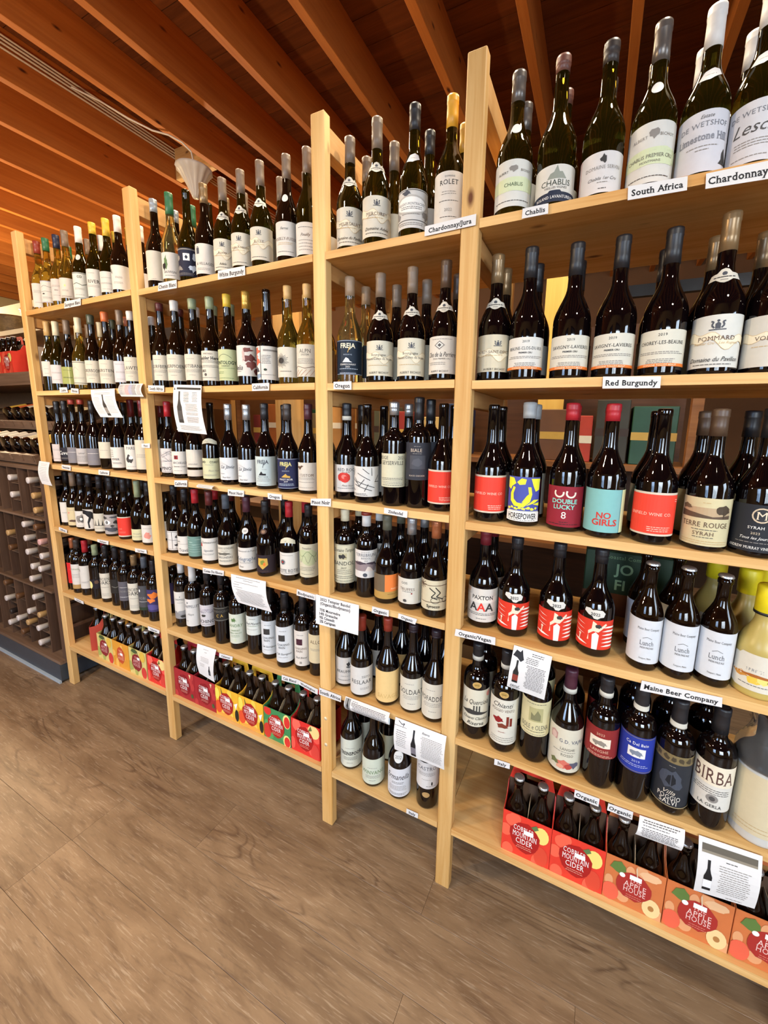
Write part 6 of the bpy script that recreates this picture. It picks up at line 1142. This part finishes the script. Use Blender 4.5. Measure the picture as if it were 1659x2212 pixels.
RB = [(0.657, 1.14, 'w', 2), (0.863, 1.14, 'w', 0), (0.897, 1.133, 't', 0), (0.657, 1.045, 'w', 2), (0.863, 1.036, 'w', 0), (0.897, 1.042, 't', 0), (0.657, 0.948, 'w', 2), (0.743, 0.932, 'w', 1), (0.87, 0.933, 'b', 0), (0.537, 0.809, 't', 3), (0.743, 0.851, 'w', 1), (0.897, 0.845, 'p', 0), (0.537, 0.721, 'b', 3), (0.743, 0.753, 'w', 1), (0.777, 0.747, 'w', 1), (0.897, 0.762, 'w', 0), (0.743, 0.656, 'w', 1), (0.863, 0.658, 'w', 0), (0.503, 0.564, 'w', 3), (0.4, 0.51, 'b', 4), (0.777, 0.551, 'w', 1), (0.537, 0.42, 'b', 3), (0.743, 0.459, 'w', 1), (0.417, 0.354, 'd', 4), (0.383, 0.375, 'w', 4), (0.623, 0.339, 't', 2), (0.657, 0.354, 'w', 2), (0.777, 0.359, 't', 1), (0.383, 0.282, 'w', 4), (0.503, 0.273, 'w', 3), (0.383, 0.18, 'w', 4), (0.537, 0.232, 'b', 3), (0.743, 0.269, 'w', 1), (0.503, 0.18, 'd', 3), (0.743, 0.179, 'w', 1), (0.772, 0.152, 'd', 1)]
PR = profile('B', .30, .036, .13)
RGL = lathe('glass', PR, 20, GLASS['red'])
cols_ = {}; last_ = {}
for (x, z, c, k) in sorted(RB, key=lambda q: -q[1]):
    lo_, hi_ = (.128, .518) if z < .53 else (.53, .926) if z < .938 else (.938, 1.196)
    z = min(z, hi_-.040, last_.get((k, lo_), 9)-.079)
    if z < lo_+.0365: continue
    j = cols_.get(k, 0); cols_[k] = j+1; last_[(k, lo_)] = z
    root = empty('rack_bottle', (x, .288, z)); root.rotation_euler = (R(90), 0, 0)
    link('glass', RGL, None, root)
    cm = lathe('capsule', [(.0158, .235), (.0158, .283), (.0170, .285), (.0170, .297), (.0162, .3008), (.010, .3012)], 16)
    link('capsule', cm, flat('rackcap_'+c, RC[c], rough=.45, noise=.05), root)
    if z-.0375 > lo_+.004: rbox('slat', .88-.12*k-.055, .88-.12*k+.055, .02, .5, z-.0395, z-.0363, DARKWOOD_X)
    tag(root, '%s-capped bottle lying in dark rack, %s column from shelving, %s down' % ({'w': 'white', 't': 'tan', 'b': 'brown', 'p': 'pink', 'd': 'black'}[c], ORD[k], ORD[min(j, 10)]), 'bottle', 'bottles lying in the wine rack')
# tilted trays of bottles above the rack
LBL = ['#e9dfc6', '#e8c25e', '#efe6d2', '#d86a3a', '#e4d6ae', '#f0e8d6', '#d9b04a', '#cfc6b8']
def tray(y0, z, n, x0, group, seed, step=.116):
    t = empty('display_tray', (x0, y0, z)); tag(t, 'slatted wooden tray holding bottles, %s tier above the rack' % group, 'tray')
    box('front_slat', -1.9, .12, -.012, .012, -.02, .03, DARKWOOD_X, t)
    box('tray_board', -1.9, .12, .012, .30, -.012, 0, DARKWOOD_X, t)
    for k in range(14): box('stop_block', .1-step*k-.012, .1-step*k+.012, -.016, -.012, -.002, .026, DARKWOOD_X, t)
    t.rotation_euler = (R(14), 0, 0)
    for k in range(n):
        root = empty('lying_bottle', (x0+.045-step*k, y0+.022, z+.064)); root.rotation_euler = (R(-90+15), 0, 0); root.scale = (1.32, 1.32, .95)
        link('glass', RGL, None, root)
        me = label_patch(PR, .036, 150, .03, .12, paper(LBL[(k*3+seed) % 8])); link('label', me, None, root)
        tag(root, 'bottle lying base outward on the %s tier tray, %s from shelving' % (group, ORD[min(k, 10)]), 'bottle', 'bottles on the display trays')
tray(.03, 1.245, 7, .78, 'lower', 1); tray(.20, 1.418, 7, .72, 'upper', 4)
# shelf over the trays with red cartons, white jars, cards and baskets
cab = empty('wall_cabinet', (0, .3, 1.7)); tag(cab, 'dark shelf and cream valance on the wall above the rack', 'cabinet')
def cbox(name, *a):
    o = box(name, *a[:6], a[6], cab); o.location = Vector(o.location)-cab.location
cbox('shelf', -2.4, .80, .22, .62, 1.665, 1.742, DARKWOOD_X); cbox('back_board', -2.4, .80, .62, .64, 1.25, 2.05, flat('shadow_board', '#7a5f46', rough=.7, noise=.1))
cbox('valance', -2.4, .86, .50, .62, 2.085, 2.28, CREAM)
cbox('ledge', -2.4, .86, .36, .62, 2.02, 2.05, CREAM)
for k in range(3):
    pack('red', .12-.142*k, .31, 1.742, 0, ['red cider carton', 'middle red cider carton', 'last red cider carton'][k]+' on dark shelf over the rack', 0)
GREYC = flat('grey_card', '#b5a79a', rough=.7, noise=.04)
for k, (x, y, z, w, h) in enumerate(((.30, .30, 1.742, .10, .165), (.62, .54, 1.5503, .14, .11))):
    o = box('grey_box', x-w/2, x+w/2, y, y+.05, z, z+h, GREYC, None, .002); tag(o, ['plain grey box beside the red cartons', 'plain grey card box above the upper tray'][k], 'box')
tt = box('upper_ledge', -2.2, .86, .52, .62, 1.535, 1.55, DARKWOOD_X); tag(tt, 'dark narrow ledge behind the upper tray', 'shelf')
WG = glass('white_glass', '#eef0ea', .25, .1)
for k in range(4):
    me = lathe('jar', [(.034, 0), (.036, .004), (.036, .075), (.03, .09), (.026, .094), (.028, .096), (.028, .106), (.02, .108)], 22, WG)
    o = link('glass_jar', me, None); o.location = (.40-.09*k, .57, 1.5503); tag(o, 'small pale glass jar on narrow ledge, %s from the grey box' % ORD[k], 'jar', 'jars on the narrow ledge')
BASK = wood('wicker', '#a98a58', '#5f4a2c', 'X', scale=2.2, knots=False, bump=.6)
for k, (x, y, r_) in enumerate(((.15, .46, .13), (-.28, .46, .12))):
    prof = []
    for j in range(9): prof += [(r_*(.75+.03*j)+.003, j*.013), (r_*(.75+.03*j)-.002, j*.013+.0065)]
    o = link('basket', lathe('basket', [(r_*.7, 0)]+prof+[(r_*.9, .118), (r_*.6, .03)], 26), BASK); o.location = (x, y, 2.0505-.0); tag(o, ['woven straw basket near the shelving end of ledge', 'second woven straw basket further along the ledge'][k], 'basket')

# ---------------------------------------------------------------- things seen through the shelving
bs = empty('back_shelf', (3.0, 1.1, 0)); tag(bs, 'second wooden shelf unit standing behind the wine shelving', 'shelving')
def bbox(name, *a):
    o = box(name, *a[:6], a[6], bs); o.location = Vector(o.location)-bs.location
BROWN = wood('brown_boards', '#a06a3c', '#6b4020', 'X', knots=False)
for z in (.12, .52, .92, 1.32): bbox('shelf_board', 1.3, 3.94, .95, 1.35, z-.025, z, BROWN)
for x in (1.3, 2.2, 3.1, 3.9): bbox('post', x, x+.04, .97, 1.01, 0, 2.2, BROWN)
bbox('back_board', 1.3, 3.94, 1.35, 1.37, 0, 2.0, wood('dark_back', '#5a3820', '#38200f', 'X', knots=False))
cols = ['#7a2a22', '#b0642c', '#1f4a36', '#8a7a58', '#c08a4a', '#5a5a44', '#a03428', '#d8b46a', '#2c3a5a', '#6e4a30', '#b8402e', '#3c3a30', '#274f3a', '#8f5a2c']
x = 1.4; k = 0
cw_ = ['maroon', 'rust', 'dark green', 'khaki', 'tan', 'olive', 'brick', 'straw', 'navy', 'brown', 'scarlet', 'charcoal', 'pine green', 'amber']
while x < 3.76:
    w = .10+.09*((k*7) % 5)/5; h = .20+.10*((k*5) % 7)/7
    if not any(abs(x+w/2-px) < w/2+.05 for px in (2.22, 3.12, 3.92)):
        o = box('gift_box', x, x+w, 1.02, 1.02+.18, 1.3205, 1.3205+h, flat('giftbox_%d' % (k % 14), cols[k % 14], rough=.5, noise=.15, nscale=14), None, .003)
        b_ = flat('band_%d' % (k % 3), ['#c9a24a', '#e6dcc4', '#3a2a20'][k % 3], rough=.5, noise=.05)
        box('paper_band', -w/2-.0008, w/2+.0008, -.0908, .0908, -.02, .015, b_, o)
        tag(o, '%s gift box with paper band on the back shelf, %s along' % (cw_[k % 14], (ORD+['twelfth', 'thirteenth', 'fourteenth', 'fifteenth', 'sixteenth', 'seventeenth', 'eighteenth', 'nineteenth', 'twentieth'])[k]), 'box', 'gift boxes on the back shelf'); k += 1
    x += w+.012
    k += 0 if k else 1
WPAN = wood('lit_board', '#f0c86a', '#d9a448', 'Z', knots=False)  # yellow lamp glow put into the wood colour
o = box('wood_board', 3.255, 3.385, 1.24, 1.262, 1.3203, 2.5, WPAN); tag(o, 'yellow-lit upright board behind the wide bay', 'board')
o = box('wood_board', 1.75, 1.95, .87, .895, 0, 2.2, PINE_Z); tag(o, 'upright pine board behind the second bay', 'board')
HAT = flat('dark_felt', '#3a3230', rough=.9, noise=.15)
for k, (x, y, z) in enumerate(((.95, .80, 1.80), (1.42, .80, 1.80), (.86, .85, 1.98))):
    me = lathe('hat', [(.002, .0), (.17, .0), (.175, .006), (.16, .010), (.098, .014), (.092, .06), (.085, .10), (.06, .118), (.002, .12)], 30)
    o = link('felt_hat', me, HAT); o.location = (x, y, z); tag(o, 'dark felt hat, %s of three behind rack-end bay' % ORD[k], 'hat', 'felt hats behind the shelving')
hs = empty('hat_stand', (1.05, .8, 0)); tag(hs, 'slim dark hat stand behind the rack-end bay', 'stand')
def hb(name, *a):
    o = box(name, *a, DARKWOOD, hs); o.location = Vector(o.location)-hs.location
hb('pole', 1.17, 1.21, .78, .82, .03, 1.97); hb('foot', 1.0, 1.38, .75, .85, 0, .03); hb('arm', .74, 1.55, .76, .84, 1.78, 1.7995); hb('arm', .74, 1.25, .80, .9, 1.96, 1.9795)
# green printed carton at the back of the fourth shelf
gc = box('green_carton', 3.56, 3.80, .30, .39, ZS[3][3]+.0005, ZS[3][3]+.205, flat('carton_green', '#1f3a24', rough=.5, noise=.1), None, .003)
lm = box('lower_band', -.1206, .1206, -.0456, -.0449, -.10, -.03, flat('carton_rust', '#6a3a1c', rough=.6, noise=.1), gc)
pm = print_mesh('print', build_print([T('JO', -.1, .75, .16, '#8fae86', 'b', .5), T('FI', -.15, .5, .16, '#8fae86', 'b', .5), T('Coastal Company', 0, .93, .06, '#7d9a70', 's', 1.2)], .13, .2), lambda x, z, lf: Vector((x, -.0452-lf, z-.1)))
link('print', pm, None, gc); tag(gc, 'dark green printed carton behind the beer bottles, fourth shelf', 'carton')
# cardboard cases added behind the shelving to block light along the floor
CARD = flat('case_card', '#5a4632', rough=.8, noise=.12)
for k, (a, b) in enumerate(((1.95, 2.35), (2.40, 2.75), (2.80, 3.18), (3.24, 3.60), (3.63, 3.995))):
    o = box('wine_case', a, b, .50, .82, .0005, .36, CARD, None, .004)
    box('tape', -(b-a)/2-.0005, (b-a)/2+.0005, -.03, .03, -.18+.1, .1805, flat('tape', '#8d7450', rough=.4, noise=.05), o)
    tag(o, 'brown cardboard wine case on the floor behind shelving, %s along' % ORD[k], 'case', 'cases on the floor behind the shelving')

# ---------------------------------------------------------------- ceiling lamp and cables
lamp = empty('pendant_lamp', (1.129, .886, 2.86)); tag(lamp, 'white fluted cone lamp hanging on a cord from the joists', 'lamp')
v = []; f = []; seg = 48
for r_, z in ((.018, 0), (.022, .012), (.05, .075), (.085, .135), (.102, .152), (.104, .165), (.098, .168), (.03, .166)):
    for k in range(seg):
        a = 2*math.pi*k/seg; q = r_*(1+.05*math.cos(12*a)*(0 if z < .01 or z > .16 else 1)); v.append((q*math.cos(a), q*math.sin(a), z))
for i in range(7):
    for k in range(seg): f.append((i*seg+k, i*seg+(k+1) % seg, (i+1)*seg+(k+1) % seg, (i+1)*seg+k))
f.append(tuple(range(seg))[::-1]); f.append(tuple(7*seg+k for k in range(seg)))
link('shade', mesh('shade', v, f, True), glass('opal_shade', '#f3ecdc', .15, .35), lamp)
link('socket', lathe('socket', [(.018, .166), (.018, .19), (.012, .20), (.006, .205)], 18), flat('socket_white', '#e6dfd0', rough=.5, noise=.03), lamp)
pts = [(1.129, .886, 3.065), (1.12, .88, 3.12), (1.08, .85, 3.165), (1.03, .80, 3.188), (.97, .74, 3.192), (.88, .66, 3.23), (.76, .58, 3.30), (.64, .50, 3.352)]
tv, tf = tube_geo([Vector(p)-lamp.location for p in pts], .005); link('cord', mesh('cord', tv, tf, True), flat('cord_white', '#e9e0cc', rough=.5, noise=.03), lamp)
for k in range(4):
    tv, tf = tube_geo([(0, yy, .004*math.sin(yy*2+k)) for yy in [-4.5+.4*j for j in range(22)]], .0055)
    o = link('cable', mesh('cable', tv, tf, True), flat('cable_white', '#e6dccb', rough=.45, noise=.05)); o.location = (.619, 0, 3.335+.021*k)
    tag(o, 'white electric cable clipped along a joist, %s up' % ['lowest', 'second', 'third', 'highest'][k], 'cable', 'cables along the joist')

# shades added for the first three unseen lamps, over the aisle
SHADE = flat('enamel_shade', '#d8cdb4', rough=.35, noise=.03)
for k, (loc, pw, cc) in enumerate(UNSEEN_SPOTS[:3]):
    root = empty('pendant_lamp', (loc[0], loc[1], loc[2])); sh_ = []
    link('shade', lathe('shade', [(.13, -.02), (.132, -.018), (.10, .05), (.05, .10), (.03, .13), (.026, .13), (.045, .098), (.095, .048), (.126, -.02)], 30, cap=False), SHADE, root)
    tv, tf = tube_geo([(0, 0, .12), (0, 0, .4), (0, 0, 3.44-loc[2])], .004); link('cord', mesh('cord', tv, tf), flat('cord_white', '#e9e0cc', rough=.5), root)
    tag(root, 'cream enamel pendant lamp over the aisle, %s' % ('before the narrow bay', 'before the wide bay', 'before the wine rack')[k], 'lamp', 'unseen aisle pendant lamps')
